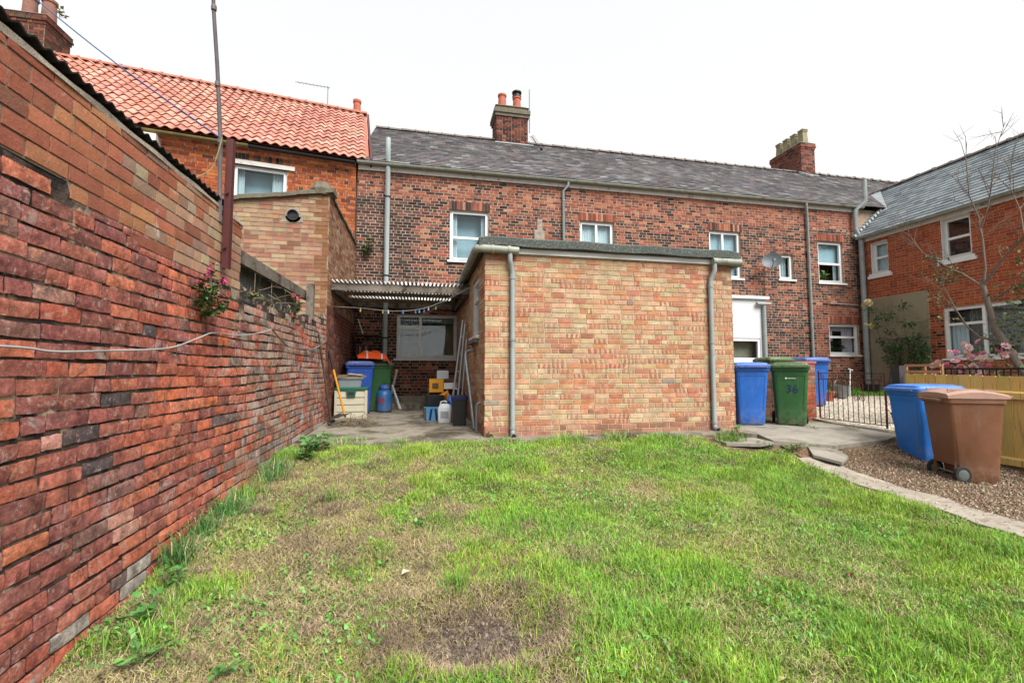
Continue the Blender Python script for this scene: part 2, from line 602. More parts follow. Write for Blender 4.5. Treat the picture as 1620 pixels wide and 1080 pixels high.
def zg(x, y):
    """height of the bare ground"""
    x, y = np.asarray(x, float), np.asarray(y, float)
    w = np.clip((x + 1.6) / 6.6, 0, 1)
    z = np.interp(y, LX, LZ) * (1 - w) + np.interp(y, RX_, RZ_) * w
    z = z + np.clip((y - 6.6) / 4.2, 0, 1) * .34 * np.clip((x - 5.2) / .8, 0, 1)
    z = z + np.clip((y - 6.6) / 4, 0, 1) * .07 * (1 - np.clip((x - 5.2) / .8, 0, 1))
    return z


def rough_lawn(x, y):
    inl = np.clip((y - .5) / 1, 0, 1) * np.clip((6.1 - y) / .5, 0, 1) * np.clip((5.0 - x) / .3, 0, 1) * np.clip((x + 1.8) / .1, 0, 1)
    h = (fbm(x * 1.3, y * 1.3, 3) - .5) * .07 + (fbm(x * 6, y * 6, 9) - .5) * .05
    d2 = ((x - .32) / .5) ** 2 + ((y - 2.35) / .34) ** 2
    ring = np.exp(-(np.sqrt(d2) - 1.05) ** 2 / .08) * .05 - np.exp(-d2 * 1.4) * .06
    return inl * (h + ring)


def zl(x, y):
    return zg(x, y) + rough_lawn(np.asarray(x, float), np.asarray(y, float))


xs = np.concatenate([[-220, -90, -40, -20, -10, -5, -2.4], np.arange(-1.75, 7.6, .05), [8, 9, 11, 14, 20, 40, 90, 220]])
ys = np.concatenate([[-220, -90, -40, -15, -6, -2, -.5], np.arange(.4, 6.8, .05), [7.2, 8, 9, 10, 10.8, 12, 16, 30, 90, 220]])
gx, gy = np.meshgrid(xs, ys)
gz = zl(gx, gy) - .012
nx, ny = len(xs), len(ys)
ii = (np.arange(ny - 1)[:, None] * nx + np.arange(nx - 1)[None, :]).ravel()
mb = MB()
mb.V = np.stack([gx.ravel(), gy.ravel(), gz.ravel()], 1).tolist()
mb.F = np.stack([ii, ii + 1, ii + nx + 1, ii + nx], 1).tolist()
mb.C = [(1, 1, 1, 1)]
o = mb.build('ground', M['soil'], origin=(0, 0, 0), smooth=180)
tag(o, 'brown soil and thatch of the sloping back garden', 'ground', kind='structure')


def ground_sheet(name, mat, xs_, ys_, lift, label, cat, mask=None, fn=zg):
    mb = MB()
    for i in range(len(xs_) - 1):
        for j in range(len(ys_) - 1):
            cx, cy = (xs_[i] + xs_[i + 1]) / 2, (ys_[j] + ys_[j + 1]) / 2
            if mask and not mask(cx, cy):
                continue
            mb.face([(x, y, float(fn(x, y)) + lift) for x, y in ((xs_[i], ys_[j]), (xs_[i + 1], ys_[j]), (xs_[i + 1], ys_[j + 1]), (xs_[i], ys_[j + 1]))])
    return tag(mb.build(name, mat, smooth=180), label, cat, kind='structure')


# concrete yard between the outbuilding and the extension, and along the front of the extension
def yard_edge(x):
    return 6.02 + .10 * math.sin(x * 2.1) + .06 * math.sin(x * 7.3 + 1) + (.35 if x < -.6 else 0) * min(1, (-.6 - x) / .6) - .12 * max(0, min(1, (x - 3.6) / 1.2))


mb = MB()
px = [(-1.6) + .12 * k for k in range(56)] + [5.12]
for a, b in zip(px[:-1], px[1:]):
    ys2 = [6.6, 8, 9.2, 10.45]
    ea, eb = yard_edge(a), yard_edge(b)
    pa = [(a, ea, -.10), (a, ea + .02, .012)] + [(a, y, .012 + .07 * max(0, (y - 6.6) / 4)) for y in ys2]
    pb = [(b, eb, -.10), (b, eb + .02, .012)] + [(b, y, .012 + .07 * max(0, (y - 6.6) / 4)) for y in ys2]
    for k in range(len(pa) - 1):
        mb.face([pa[k], pb[k], pb[k + 1], pa[k + 1]])
yard = tag(mb.build('patio', M['concrete_wet'], smooth=30), 'mossy concrete yard in front of the extension and lean-to', 'patio', kind='structure')
mb = MB()
mb.box((-1.58, 10.45, 0), (.9, 10.95, .20))
mb.box((-1.58, 10.95, 0), (.9, 11.39, .33))
tag(mb.build('back_step', M['concrete_wet']), 'mossy concrete steps below the kitchen window', 'step', kind='structure')

# broken concrete slabs by the gate
def slab(name, poly, z, th, label, tilt=None):
    mb = MB()
    top = [(x, y, z + (tilt(x, y) if tilt else 0)) for x, y in poly]
    bot = [(x, y, q - th) for x, y, q in top]
    mb.loft([bot, top], True)
    return solo(mb, name, M['concrete'], label, 'slab', 'broken concrete slabs by the gate')


slab('concrete_slab', [(4.95, 5.85), (4.9, 5.45), (5.3, 5.28), (5.62, 5.14), (6.1, 5.22), (6.7, 5.3), (7.2, 5.5), (7.22, 5.85), (7.25, 7.2), (5.1, 7.3), (5.0, 5.86)], .016, .06, 'large cracked concrete slab between the bins and the garden gate', lambda x, y: -.13 * max(0, 5.85 - y))
slab('concrete_slab', [(5.28, 5.26), (5.6, 5.12), (5.5, 4.86), (5.2, 4.68), (5.05, 4.95)], -.105, .035, 'broken tilted corner of concrete sagging towards the lawn', lambda x, y: -.17 * (5.2 - y))
slab('concrete_slab', [(4.2, 5.78), (4.15, 5.45), (4.55, 5.3), (4.86, 5.4), (4.9, 5.9)], -.045, .04, 'small worn concrete slab at the corner of the lawn')
# bark covered ground, path kerb and gravel garden
def right_ground(x, y):
    return zg(x, y)


ground_sheet('bark_bed', M['mulch'], np.arange(4.95, 7.75, .2), np.arange(1.4, 5.5, .2), .006, 'bark and leaf litter under the two bins by the fence', 'ground')
mb = MB()
pts = []
prev = None
for k in range(26):
    y = 5.0 - k * .16
    x = 5.12 + .05 * math.sin(y * 2.2) - .13 * (5 - y) / 2.3
    h = float(zg(x, y))
    w = .21 + .03 * math.sin(k * 1.7)
    ring = [(x - w, y, h - .06), (x - w, y, h + .022), (x + w * .9, y, h + .026 + .006 * math.sin(k)), (x + w, y, h - .06)]
    if prev:
        for q in range(3):
            mb.face([prev[q], prev[q + 1], ring[q + 1], ring[q]])
    prev = ring
tag(mb.build('path', M['pathstone'], smooth=30), 'narrow concrete path edge between lawn and bark', 'path', kind='structure')
ground_sheet('gravel_garden', M['gravel'], np.arange(7.25, 13.8, .5), np.arange(5.4, 11.5, .4), .012, 'pale gravel garden behind the iron gate', 'gravel', mask=lambda x, y: True)


# ------------------------------------------------------------------ windows
def window(root, fr, s0, s1, t0, t1, panes, rec=.07, name='window', glass='glass', drape=None, sill=.05, mat='white', head=False):
    mb = MB()
    fw = .05
    d0, d1 = -rec - .06, -rec
    for a in ((s0, s1, t0, t0 + fw), (s0, s1, t1 - fw, t1), (s0, s0 + fw, t0 + fw, t1 - fw), (s1 - fw, s1, t0 + fw, t1 - fw)):
        fr.box(mb, *a, d0, d1)
    S, T = s1 - s0 - 2 * fw, t1 - t0 - 2 * fw
    gl = MB()
    lst = []
    for (a, b, c, e) in panes:
        p = (s0 + fw + a * S, s0 + fw + b * S, t0 + fw + c * T, t0 + fw + e * T)
        k = .032
        for q in ((p[0], p[1], p[2], p[2] + k), (p[0], p[1], p[3] - k, p[3]), (p[0], p[0] + k, p[2] + k, p[3] - k), (p[1] - k, p[1], p[2] + k, p[3] - k)):
            fr.box(mb, *q, d0 + .01, d1 + .012)
        lst.append((p[0] + k, p[1] - k, p[2] + k, p[3] - k))
    w = mb.build(name, M[mat], root)
    for q in lst:
        g = MB()
        fr.box(g, *q, d0 + .025, d0 + .035)
        g.build('pane', M[glass], w)
    if sill:
        g = MB()
        fr.box(g, s0 - .06, s1 + .06, t0 - .055, t0 - .003, -rec - .05, sill)
        g.build('sill', M['fascia'] if mat == 'whitepaint' else M['white'], w)
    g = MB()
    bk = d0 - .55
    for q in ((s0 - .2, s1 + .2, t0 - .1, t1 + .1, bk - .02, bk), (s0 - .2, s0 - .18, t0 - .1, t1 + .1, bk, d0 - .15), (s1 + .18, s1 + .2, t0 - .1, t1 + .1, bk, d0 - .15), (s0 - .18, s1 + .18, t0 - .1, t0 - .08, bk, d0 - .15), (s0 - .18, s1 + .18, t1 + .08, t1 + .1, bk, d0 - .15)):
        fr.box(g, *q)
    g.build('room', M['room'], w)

    def cloth(a, b, c, e, mat2, nm, d, folds=9, amp=.018):
        g = MB()
        nn = max(8, folds * 6)
        r0, r1 = [], []
        for i in range(nn + 1):
            u = i / nn
            dd = d + amp * math.sin(u * folds * 2 * math.pi) + .006 * math.sin(u * 23)
            r0.append(fr.P(a + (b - a) * u, c, dd))
            r1.append(fr.P(a + (b - a) * u, e, dd))
        g.loft([r0, r1], False, closed=False)
        g.build(nm, M[mat2], w, smooth=180)
    for dr in (drape or []):
        cloth(s0 + dr[0] * (s1 - s0), s0 + dr[1] * (s1 - s0), t0 + dr[2] * (t1 - t0), t0 + dr[3] * (t1 - t0), dr[4], dr[5], d0 - dr[6], dr[7], dr[8] if len(dr) > 8 else .018)
    return w


def core(mb, fr, L0, L1, T0, T1, holes, th=.22):
    for a, b, c, e in sub([(L0, L1, T0, T1)], holes):
        fr.box(mb, a, b, c, e, -th, 0)


def courses(mb, fr, rects, colf, proud=.008, bev=.0):
    for (a, b, c, e, r, h) in rects:
        fr.brick(mb, a, b, c, e, proud + rng.uniform(-.002, .003), colf((a + b) / 2, (c + e) / 2, h, r), bev)


def pick(pal, r=rng, v=.14, hue=.05):
    x = r.random() * sum(p[1] for p in pal)
    for c, w in pal:
        x -= w
        if x <= 0:
            return (*jit(c, v, r, hue), 0.0)
    return (*jit(pal[-1][0], v, r, hue), 0.0)


def soldiers(mb, fr, s0, s1, t0, h, colf, w=.075, proud=.011):
    n = max(1, round((s1 - s0) / w))
    for k in range(n):
        a = s0 + (s1 - s0) * k / n
        fr.brick(mb, a + .004, a + (s1 - s0) / n - .004, t0 + .004, t0 + h - .004, proud, colf(k, n))


def slates(mb, fr, s0, s1, T, w, gauge, colf, smax=None, smin=None, th=.012):
    row = 0
    t = 0.0
    while t < T - .02:
        s = s0 - (row % 2) * w / 2 - rng.uniform(0, .01)
        hi = min(s1, smax(t)) if smax else s1
        while s < hi:
            a, b = max(s, s0) + .002, min(s + w, hi) - .002
            s += w
            if b - a < .03:
                continue
            k = rng.uniform(0, .006)
            l = min(gauge + .05, T - t)
            c = colf((a + b) / 2, t)
            e = rng.uniform(-.006, .006)
            p = [(a, t + e, .012 + th + k), (b, t - e, .012 + th + k), (b, t + l, .004 + k * .3), (a, t + l, .004 + k * .3)]
            q = [(a, t + e, .012 + k - th), (b, t - e, .012 + k - th)]
            P = [fr.P(*x) for x in p]
            Q = [fr.P(*x) for x in q]
            mb.face(P, c)
            mb.face([Q[0], Q[1], P[1], P[0]], c)
            mb.face([Q[0], P[0], P[3]], c)
            mb.face([Q[1], P[2], P[1]], c)
        t += gauge
        row += 1


def stack(root, x0, x1, y0, y1, z0, z1, pal, mat, mort, corb=True, rows_top=3):
    """a brick chimney stack: core, brickwork on four faces, oversailing courses, flaunching"""
    mb = MB()
    mb.box((x0, y0, z0), (x1, y1, z1))
    st = mb.build('chimney', M[mort], root)
    bk = MB()
    for fr, L in ((Fr((x0, y0, 0), (1, 0, 0), (0, -1, 0)), x1 - x0), (Fr((x0, y1, 0), (0, -1, 0), (-1, 0, 0)), y1 - y0), (Fr((x1, y0, 0), (0, 1, 0), (1, 0, 0)), y1 - y0), (Fr((x1, y1, 0), (-1, 0, 0), (0, 1, 0)), x1 - x0)):
        courses(bk, fr, lay(-.008, L + .008, z0 + .02, z1 - .24, .077, .01, 'flemish'), lambda s, t, h, r: pick(pal))
        if corb:
            for k in range(3):
                pr = (.03, .055, .04)[k]
                zz = z1 - .235 + k * .077
                for a, b, c, e, r_, h_ in lay(-pr, L + pr, zz, zz + .07, .077, .01, 'flemish'):
                    fr.brick(bk, a, b, c, e, pr, pick(pal), 0, -.05)
    ob = bk.build('brickwork', M[mat], st)
    ob['kind'] = 'stuff'
    fl = MB()
    g = .05
    fl.loft([[(x0 - g, y0 - g, z1), (x1 + g, y0 - g, z1), (x1 + g, y1 + g, z1), (x0 - g, y1 + g, z1)], [(x0 + .1, y0 + .1, z1 + .12), (x1 - .1, y0 + .1, z1 + .12), (x1 - .1, y1 - .1, z1 + .12), (x0 + .1, y1 - .1, z1 + .12)]])
    fl.build('flaunching', M['flaunch'], st)
    return st


def pot(st, x, y, z, h, r, mat, square=False):
    mb = MB()
    if square:
        def sq(a, zz):
            return [(x - a, y - a, zz), (x + a, y - a, zz), (x + a, y + a, zz), (x - a, y + a, zz)]
        mb.loft([sq(r * 1.05, z), sq(r * .88, z + h * .78), sq(r * 1.02, z + h * .80), sq(r * 1.02, z + h * .86), sq(r * .9, z + h * .88), sq(r * 1.1, z + h * .93), sq(r * 1.1, z + h), sq(r * .75, z + h), sq(r * .7, z + h * .6)])
        return mb.build('chimney_pot', M[mat], st)
    mb.lathe((x, y, z), [(r * 1.05, 0), (r * .92, h * .85), (r * 1.08, h * .88), (r * 1.08, h), (r * .8, h), (r * .75, h * .6)], 16)
    return mb.build('chimney_pot', M[mat], st, smooth=40)


def gutter(mb, p, q, r=.06):
    p, q = Vector(p), Vector(q)
    d = (q - p).normalized()
    x = d.cross(Vector((0, 0, 1))).normalized()
    rings = []
    for e in (p, q):
        o_ = [e + x * math.cos(a) * r + Vector((0, 0, 1)) * math.sin(a) * r for a in [math.pi + math.pi * k / 8 for k in range(9)]]
        i_ = [e + x * math.cos(a) * (r - .006) + Vector((0, 0, 1)) * math.sin(a) * (r - .006) for a in [2 * math.pi - math.pi * k / 8 for k in range(9)]]
        rings.append(o_ + i_)
    mb.loft(rings)
    L = (q - p).length
    k = .9
    while k < L:
        e = p + d * k
        mb.loft([[e + d * dd + x * math.cos(a) * (r + .006) + Vector((0, 0, 1)) * (math.sin(a) * (r + .006)) for a in [math.pi + math.pi * j / 8 for j in range(9)]] for dd in (-.02, .02)], False, closed=False)
        k += 1.85


# ------------------------------------------------------------------ the slate roofed terrace
TER = thing('terraced_house', 'long red and sooty brick terrace with grey slate roof behind the extension', 'house', (6, 11.4, .3))
FM = Fr((0, 11.4, 0), (1, 0, 0), (0, -1, 0))
wins = {'a': (.71, 1.73, 3.80, 5.14), 'b': (4.28, 5.29, 3.75, 5.10), 'c': (8.30, 9.37, 3.68, 5.09), 'd': (10.69, 11.2, 3.72, 4.50), 'e': (12.12, 13.07, 3.68, 5.0), 'f': (12.41, 13.54, 1.43, 2.40), 'g': (-.59, .92, 1.25, 2.37)}
arch = [(wins[k][0] - .04, wins[k][1] + .04, wins[k][3], wins[k][3] + .225) for k in 'abcef']
mb = MB()
core(mb, FM, -1.6, 13.72, -.1, 6.12, list(wins.values()))
mb.box((13.72, 11.42, .2), (22, 11.62, 6.12))
mb.box((-1.6, 19.3, .2), (22, 19.5, 6.12))
mb.box((21.8, 11.62, .2), (22, 19.3, 6.12))
TW = mb.build('wall', M['mortar_main'], TER)
red = [(A('a8644e'), 3), (A('9c5a48'), 3), (A('8f5548'), 2.4), (A('b5765a'), 1.8), (A('7a4c44'), 1.5), (A('b98a70'), .6)]
drk = [(A('463a39'), 3), (A('57423e'), 2.5), (A('3a3132'), 2), (A('6e4f46'), 2.4), (A('825a4e'), 1)]


def main_col(s, t, h, r):
    n1 = float(fbm(s * .55, t * .9, 31, 3))
    p = .14
    if t < 5.35:
        p = .42
        if s < -.2:
            p = .93
        elif s < 3.6:
            p = .55 - .12 * (s > 2)
        elif s < 8:
            p = .45
        else:
            p = .62 if t > 2.6 else .74
    if t < 1.2 and s < 2:
        p = .38
    if s > 11.85 and t < 2.95 + .35 * math.sin((s - 11.8) * 1.7):
        p = .07
    p += (n1 - .5) * .55
    if h:
        p += .12
    return pick(drk if rng.random() < p else red, v=.2)


bk = MB()
courses(bk, FM, lay(-1.6, 13.72, -.085, 6.08, .0765, .0175, 'garden', list(wins.values()) + arch, .2085, .096), main_col, .004)


def arch_col(k, n):
    return pick(drk if (k // 3) % 2 == 0 else red, v=.1)


for i, k in enumerate('abcef'):
    a = arch[i]
    soldiers(bk, FM, a[0], a[1], a[2], .225, arch_col if k == 'a' else (lambda q, n: pick(red, v=.25)) if k != 'c' else (lambda q, n: pick(drk + red, v=.2)))
ob = bk.build('brickwork', M['mainbrick'], TW)
ob['kind'] = 'stuff'
# stone dressings and patches on the facade
mb = MB()
FM.box(mb, .64, 1.8, 3.70, 3.80, -.05, .02)
mb.build('window_ledge', M['bitumen'], TER)
mb = MB()
FM.box(mb, 2.98, 3.26, 4.2, 4.75, 0, .013)
FM.box(mb, 3.06, 3.20, 4.75, 5.05, 0, .013)
mb.build('mortar_patch', M['mortar_pale'], TER)
lay2 = [(0, 1, 0, .46), (0, 1, .46, 1)]
window(TER, FM, *wins['a'], lay2, drape=[(.05, .20, 0, 1, 'curtain', 'curtain', .06, 4), (.82, .95, 0, 1, 'curtain', 'curtain', .06, 4), (0, 1, 0, 1, 'blind', 'blind', .3, 2, .003)])
window(TER, FM, *wins['b'], [(0, .5, 0, 1), (.5, 1, 0, 1)], drape=[(0, 1, 0, 1, 'curtain', 'net_curtain', .07, 14, .008)])
window(TER, FM, *wins['c'], [(0, .46, .3, 1), (.46, 1, .3, 1), (0, 1, 0, .3)], drape=[(0, 1, 0, 1, 'blind', 'blind', .07, 3, .003)])
window(TER, FM, *wins['d'], [(0, 1, 0, 1)], drape=[(.1, .9, 0, 1, 'curtain', 'curtain', .1, 5, .03)])
window(TER, FM, *wins['e'], lay2, drape=[(0, 1, .46, 1, 'blind', 'blind', .07, 2, .003), (.82, .98, 0, .46, 'curtain', 'curtain', .1, 3)])
window(TER, FM, *wins['f'], [(0, 1, 0, .58), (0, 1, .58, 1)], drape=[(.02, .3, .45, 1, 'pinkcurtain', 'curtain', .08, 4), (.6, .98, .05, 1, 'pinkcurtain', 'curtain', .08, 5), (.3, .62, .78, 1, 'pinkcurtain', 'valance', .08, 5)])
window(TER, FM, *wins['g'], [(0, .38, 0, .70), (0, .38, .70, 1), (.38, 1, 0, 1)], glass='glass_refl', drape=[(0, .38, .72, .9, 'curtain', 'lace_valance', .1, 8), (.4, 1, .82, .93, 'curtain', 'lace_valance', .1, 12), (.02, .97, .0, .99, 'render', 'curtain', .32, 4, .02)])
# fascia, gutter, downpipes
mb = MB()
mb.box((-1.58, 11.34, 5.98), (13.7, 11.39, 6.11))
mb.build('fascia_board', M['fascia'], TER)
mb = MB()
gutter(mb, (-1.6, 11.24, 6.14), (13.75, 11.24, 6.14), .065)
mb.build('gutter', M['gutter'], TER, smooth=50)


def pipe(root, pts, r, mat, name='downpipe', brk=()):
    mb = MB()
    mb.tube(pts, r, 10)
    pb = mb.build(name, M[mat], root, smooth=60)
    for (x, y, z) in brk:
        b = MB()
        b.lathe((x, y, z - .02), [(r * 1.18, 0), (r * 1.18, .035)], 12)
        b.build('bracket', M['iron'] if mat == 'pipe_white' else M[mat], pb, smooth=40)
    return pb


pipe(TER, [(-.86, 11.28, .36), (-.86, 11.28, 6.2), (-.86, 11.2, 6.3), (-.86, 11.2, 6.78)], .062, 'pipe_white', 'soil_pipe', [(-.86, 11.28, 5.3), (-.86, 11.28, 3.3), (-.86, 11.28, 1.75)])
pipe(TER, [(3.9, 11.24, 6.1), (3.9, 11.24, 6.0), (3.79, 11.33, 5.86), (3.79, 11.33, 2.9)], .036, 'pipe', brk=[(3.79, 11.33, 5.6)])
pipe(TER, [(11.6, 11.24, 6.1), (11.6, 11.24, 6.02), (11.7, 11.33, 5.85), (11.72, 11.33, .4)], .042, 'pipe', brk=[(11.71, 11.33, 4.6), (11.71, 11.33, 2.6)])
pipe(TER, [(13.68, 11.1, 6.95), (13.68, 11.1, 6.28), (13.46, 11.26, 6.02), (13.46, 11.28, 5.42), (13.5, 11.28, 5.3), (13.78, 11.28, 5.06), (13.84, 11.26, 4.95)], .065, 'pipe', 'soil_pipe')
pipe(TER, [(13.58, 11.22, 5.05), (13.58, 11.22, .4)], .075, 'pipe', 'soil_pipe', [(13.58, 11.22, 2.7), (13.58, 11.22, 1.5)])
pipe(TER, [(12.45, 11.36, 3.02), (13.5, 11.36, 3.0)], .018, 'pipe', 'waste_pipe')
# roof
RT = Vector((0, 4.2, 3.12))
FR_ = Fr((0, 11.2, 6.15), (1, 0, 0), (0, -3.12, 4.2), RT)
SLOPE = RT.length
mb = MB()
mb.face([FR_.P(-1.62, 0), FR_.P(22, 0), FR_.P(22, SLOPE), FR_.P(-1.62, SLOPE)])
mb.face([(-1.62, 15.4, 9.27), (22, 15.4, 9.27), (22, 19.6, 6.15), (-1.62, 19.6, 6.15)])
mb.face([(-1.6, 11.4, 6.1), (-1.6, 19.4, 6.1), (-1.6, 15.4, 9.25)])
mb.face([(22, 11.4, 6.1), (22, 19.4, 6.1), (22, 15.4, 9.25)])
ROOF = mb.build('roof', M['underlay'], TER)


def slate_col(s, t):
    n = float(fbm(s * .4, t * .4, 5, 3))
    base = [(A('615f62'), 3), (A('716d6f'), 3), (A('504d52'), 2.4), (A('6e6361'), 2), (A('8d8c8c'), 1.0)]
    c = pick(base, v=.24, hue=.03)
    k = .75 + .8 * n
    return (c[0] * k, c[1] * k, c[2] * k, 1)


bk = MB()
slates(bk, FR_, -1.62, 22, SLOPE - .03, .26, .185, slate_col)
ob = bk.build('slates', M['slate'], ROOF)
ob['kind'] = 'stuff'
mb = MB()
x = -1.6
while x < 22:
    e = rng.uniform(-.008, .008)
    mb.loft([[(xx, 15.4 + math.cos(a) * r, 9.24 + math.sin(a) * r * .8 + e) for a in [math.pi * k / 6 for k in range(7)]] for xx, r in ((x, .13), (x + .40, .12), (x + .40, .145), (x + .45, .145))], False, closed=False)
    x += .455
ob = mb.build('ridge_tiles', M['ridge'], ROOF, smooth=40)
ob['kind'] = 'stuff'
pal1 = [(A('7a4a3e'), 3), (A('5d3d38'), 2.5), (A('453534'), 2), (A('96604c'), 1.5)]
st = stack(TER, 2.56, 3.70, 15.08, 15.95, 8.8, 10.42, pal1, 'mainbrick', 'mortar_main', False)
bk = MB()
bk.box((2.47, 14.99, 10.16), (3.79, 16.04, 10.31))
bk.box((2.51, 15.03, 10.05), (3.75, 16.0, 10.158))
bk.build('oversailing_course', M['flaunch'], st)
pot(st, 2.82, 15.4, 10.5, .52, .15, 'pot_red')
p2 = pot(st, 3.38, 15.45, 10.52, .50, .15, 'pot_red')
mb = MB()
mb.lathe((3.38, 15.45, 11.03), [(.17, 0), (.17, .05), (.12, .06), (.12, .14), (.18, .16), (.18, .2), (.05, .24)], 16)
mb.build('cowl', M['black'], st, smooth=40)
mb = MB()
FR_.box(mb, 2.50, 3.9, 4.70, 4.86, .03, .05)
mb.build('lead_apron', M['lead'], st)
mb = MB()
mb.tube([(3.80, 15.2, 9.6), (3.80, 15.2, 11.25)], .018, 6)
mb.build('aerial_mast', M['galv'], st)
pal2 = [(A('8f5c50'), 3), (A('9a6656'), 3), (A('774c42'), 2), (A('554540'), 1.5)]
st = stack(TER, 15.44, 16.10, 15.1, 16.7, 8.7, 10.42, pal2, 'mainbrick', 'mortar_main', True)
for k in range(4):
    pot(st, 15.77, 15.30 + k * .40, 10.5, .60, .125, 'pot_buff', True)
mb = MB()
for k in range(7):
    t0 = 4.25 + k * .11
    FR_.box(mb, 15.34, 15.44, t0, t0 + .09, .03, .10)
FR_.box(mb, 15.3, 16.2, 4.72, 4.86, .03, .05)
mb.build('lead_flashing', M['lead'], st)
# fallen aerial on the slates
mb = MB()
mb.tube([(3.83, 14.98, 9.35), (3.93, 14.7, 8.95), (4.05, 14.5, 8.66)], .014, 6)
for k in range(8):
    u = k / 8
    c = Vector((3.83 + .2 * u, 14.98 - .4 * u, 9.35 - .6 * u))
    mb.tube([c + Vector((-.09, 0, -.03)), c + Vector((.09, 0, .05))], .007, 5)
mb.lathe((4.05, 14.48, 8.62), [(.05, 0), (.06, .05), (.02, .1)], 8)
solo(mb, 'television_aerial', M['iron'], 'dark fallen television aerial leaning on the slates beside the middle chimney', 'aerial')

# ------------------------------------------------------------------ the red brick wing on the right
WNG = thing('red_brick_wing', 'bright red brick house wing with blue-grey slate roof and white sash windows', 'house', (15, 8.4, .2))
FW = Fr((13.7, 0, 0), (0, 1, 0), (-1, 0, 0))
ww = {'s': (10.52, 11.02, 3.92, 4.88), 'u': (8.47, 9.12, 3.90, 4.98), 'b': (6.6, 9.19, 1.27, 2.60)}
mb = MB()
core(mb, FW, 4.4, 11.39, .15, 5.12, list(ww.values()))
mb.box((18.1, 4.4, .15), (18.3, 11.4, 5.12))
mb.box((13.95, 4.4, .15), (18.1, 4.6, 5.12))
WW = mb.build('wall', M['mortar_wing'], WNG)
wpal = [(A('b9603f'), 3), (A('ae573c'), 3), (A('c26d4c'), 1.6), (A('9c503c'), 1.5)]
bk = MB()
wa = [(ww[k][0] - .03, ww[k][1] + .03, ww[k][3], ww[k][3] + .2) for k in 'su']
PAN = (9.52, 11.2, .3, 3.16)
courses(bk, FW, lay(4.4, 11.38, .18, 5.08, .0765, .012, 'garden', list(ww.values()) + wa + [PAN]), lambda s, t, h, r: pick(wpal + ([(A('4a3430'), 2.5)] if (s > 9.15 and s < 9.6 and t < 3 and rng.random() < .6) else []), v=.1), .006)
for a in wa:
    soldiers(bk, FW, a[0], a[1], a[2], .2, lambda k, n: pick(wpal, v=.1), .07)
ob = bk.build('brickwork', M['wingbrick'], WW)
ob['kind'] = 'stuff'
mb = MB()
FW.box(mb, 9.54, 11.18, .3, 1.30, 0, .022)
FW.box(mb, 9.54, 11.18, 1.306, 2.30, 0, .022)
FW.box(mb, 9.54, 11.18, 2.306, 3.14, 0, .020)
mb.build('render_panel', M['render'], WNG)
window(WNG, FW, *ww['s'], [(0, 1, 0, .5), (0, 1, .5, 1)], rec=.1, drape=[(0, 1, 0, 1, 'curtain', 'curtain', .08, 7)])
window(WNG, FW, *ww['u'], [(0, 1, 0, .5), (0, 1, .5, 1)], rec=.1, glass='glass_refl')
window(WNG, FW, *ww['b'], [(.68, 1, 0, .68), (.68, 1, .68, 1), (0, .68, 0, 1)], rec=.04, glass='glass', drape=[(.84, 1, 0, .7, 'curtain', 'curtain', .1, 4, .03), (0, .84, 0, .97, 'oldwood', 'slatted_blind', .16, 22, .03)])
for k in 'su':
    mb = MB()
    a = ww[k]
    FW.box(mb, a[1] - .012, a[1] - .002, a[2], a[3], -.1, .012)
    FW.box(mb, a[0] + .002, a[1] - .013, a[3] - .012, a[3] - .002, -.1, .012)
    mb.build('painted_reveal', M['white'], WNG)
    mb = MB()
    FW.box(mb, a[0] - .1, a[1] + .1, a[2] - .15, a[2] - .058, -.02, .06)
    mb.build('stone_sill', M['white'], WNG)
mb = MB()
FW.box(mb, 4.4, 11.32, 4.98, 5.10, .012, .05)
mb.build('fascia_board', M['fascia'], WNG)
mb = MB()
gutter(mb, (13.5, 4.4, 5.12), (13.5, 11.3, 5.12), .06)
mb.build('gutter', M['gutter'], WNG, smooth=50)
WT = Vector((2.55, 0, 2.2))
FWR = Fr((13.45, 0, 5.12), (0, 1, 0), (-2.2, 0, 2.55), WT)
WS = WT.length


def valley(t):
    z = 5.12 + t * 2.2 / WS
    return 11.38 if z < 6.12 else 11.2 + (z - 6.15) / .743 + .05


mb = MB()
tv = 1.0 * WS / 2.2
mb.face([FWR.P(4.3, 0), FWR.P(11.38, 0), FWR.P(11.38, tv), FWR.P(12.75, WS), FWR.P(4.3, WS)])
mb.face([(16, 4.3, 7.32), (16, 12.75, 7.32), (18.5, 11.4, 5.12), (18.5, 4.3, 5.12)])
mb.face([(13.7, 4.42, 5.1), (18.3, 4.42, 5.1), (16, 4.42, 7.3)])
WR = mb.build('roof', M['underlay'], WNG)
bk = MB()


def wing_slate(s, t):
    c = pick([(A('8d979c'), 3), (A('7d878d'), 3), (A('98a2a6'), 2), (A('6c757b'), 1)], v=.08, hue=.02)
    return (c[0], c[1], c[2], 1)


slates(bk, FWR, 4.3, 13, WS - .02, .28, .175, wing_slate, valley)
ob = bk.build('slates', M['slate'], WR)
ob['kind'] = 'stuff'
mb = MB()
y = 4.3
while y < 12.6:
    mb.loft([[(16 + math.cos(a) * r, yy, 7.29 + math.sin(a) * r * .8) for a in [math.pi * k / 6 for k in range(7)]] for yy, r in ((y, .13), (y + .4, .12), (y + .4, .15), (y + .46, .15))], False, closed=False)
    y += .46
ob = mb.build('ridge_tiles', M['ridge'], WR, smooth=40)
ob['kind'] = 'stuff'
mb = MB()
p = [FWR.P(11.40, tv * .80, .04), FWR.P(12.75, WS, .05), FWR.P(12.42, WS, .04), FWR.P(11.05, tv * .9, .035)]
mb.face([p[0], p[3], p[2], p[1]])
for k in range(10):
    u = k / 10
    FWR.box(mb, 11.26, 11.38, u * tv, u * tv + .09, .03, .07 + .04)
mb.build('lead_valley', M['lead'], WR)

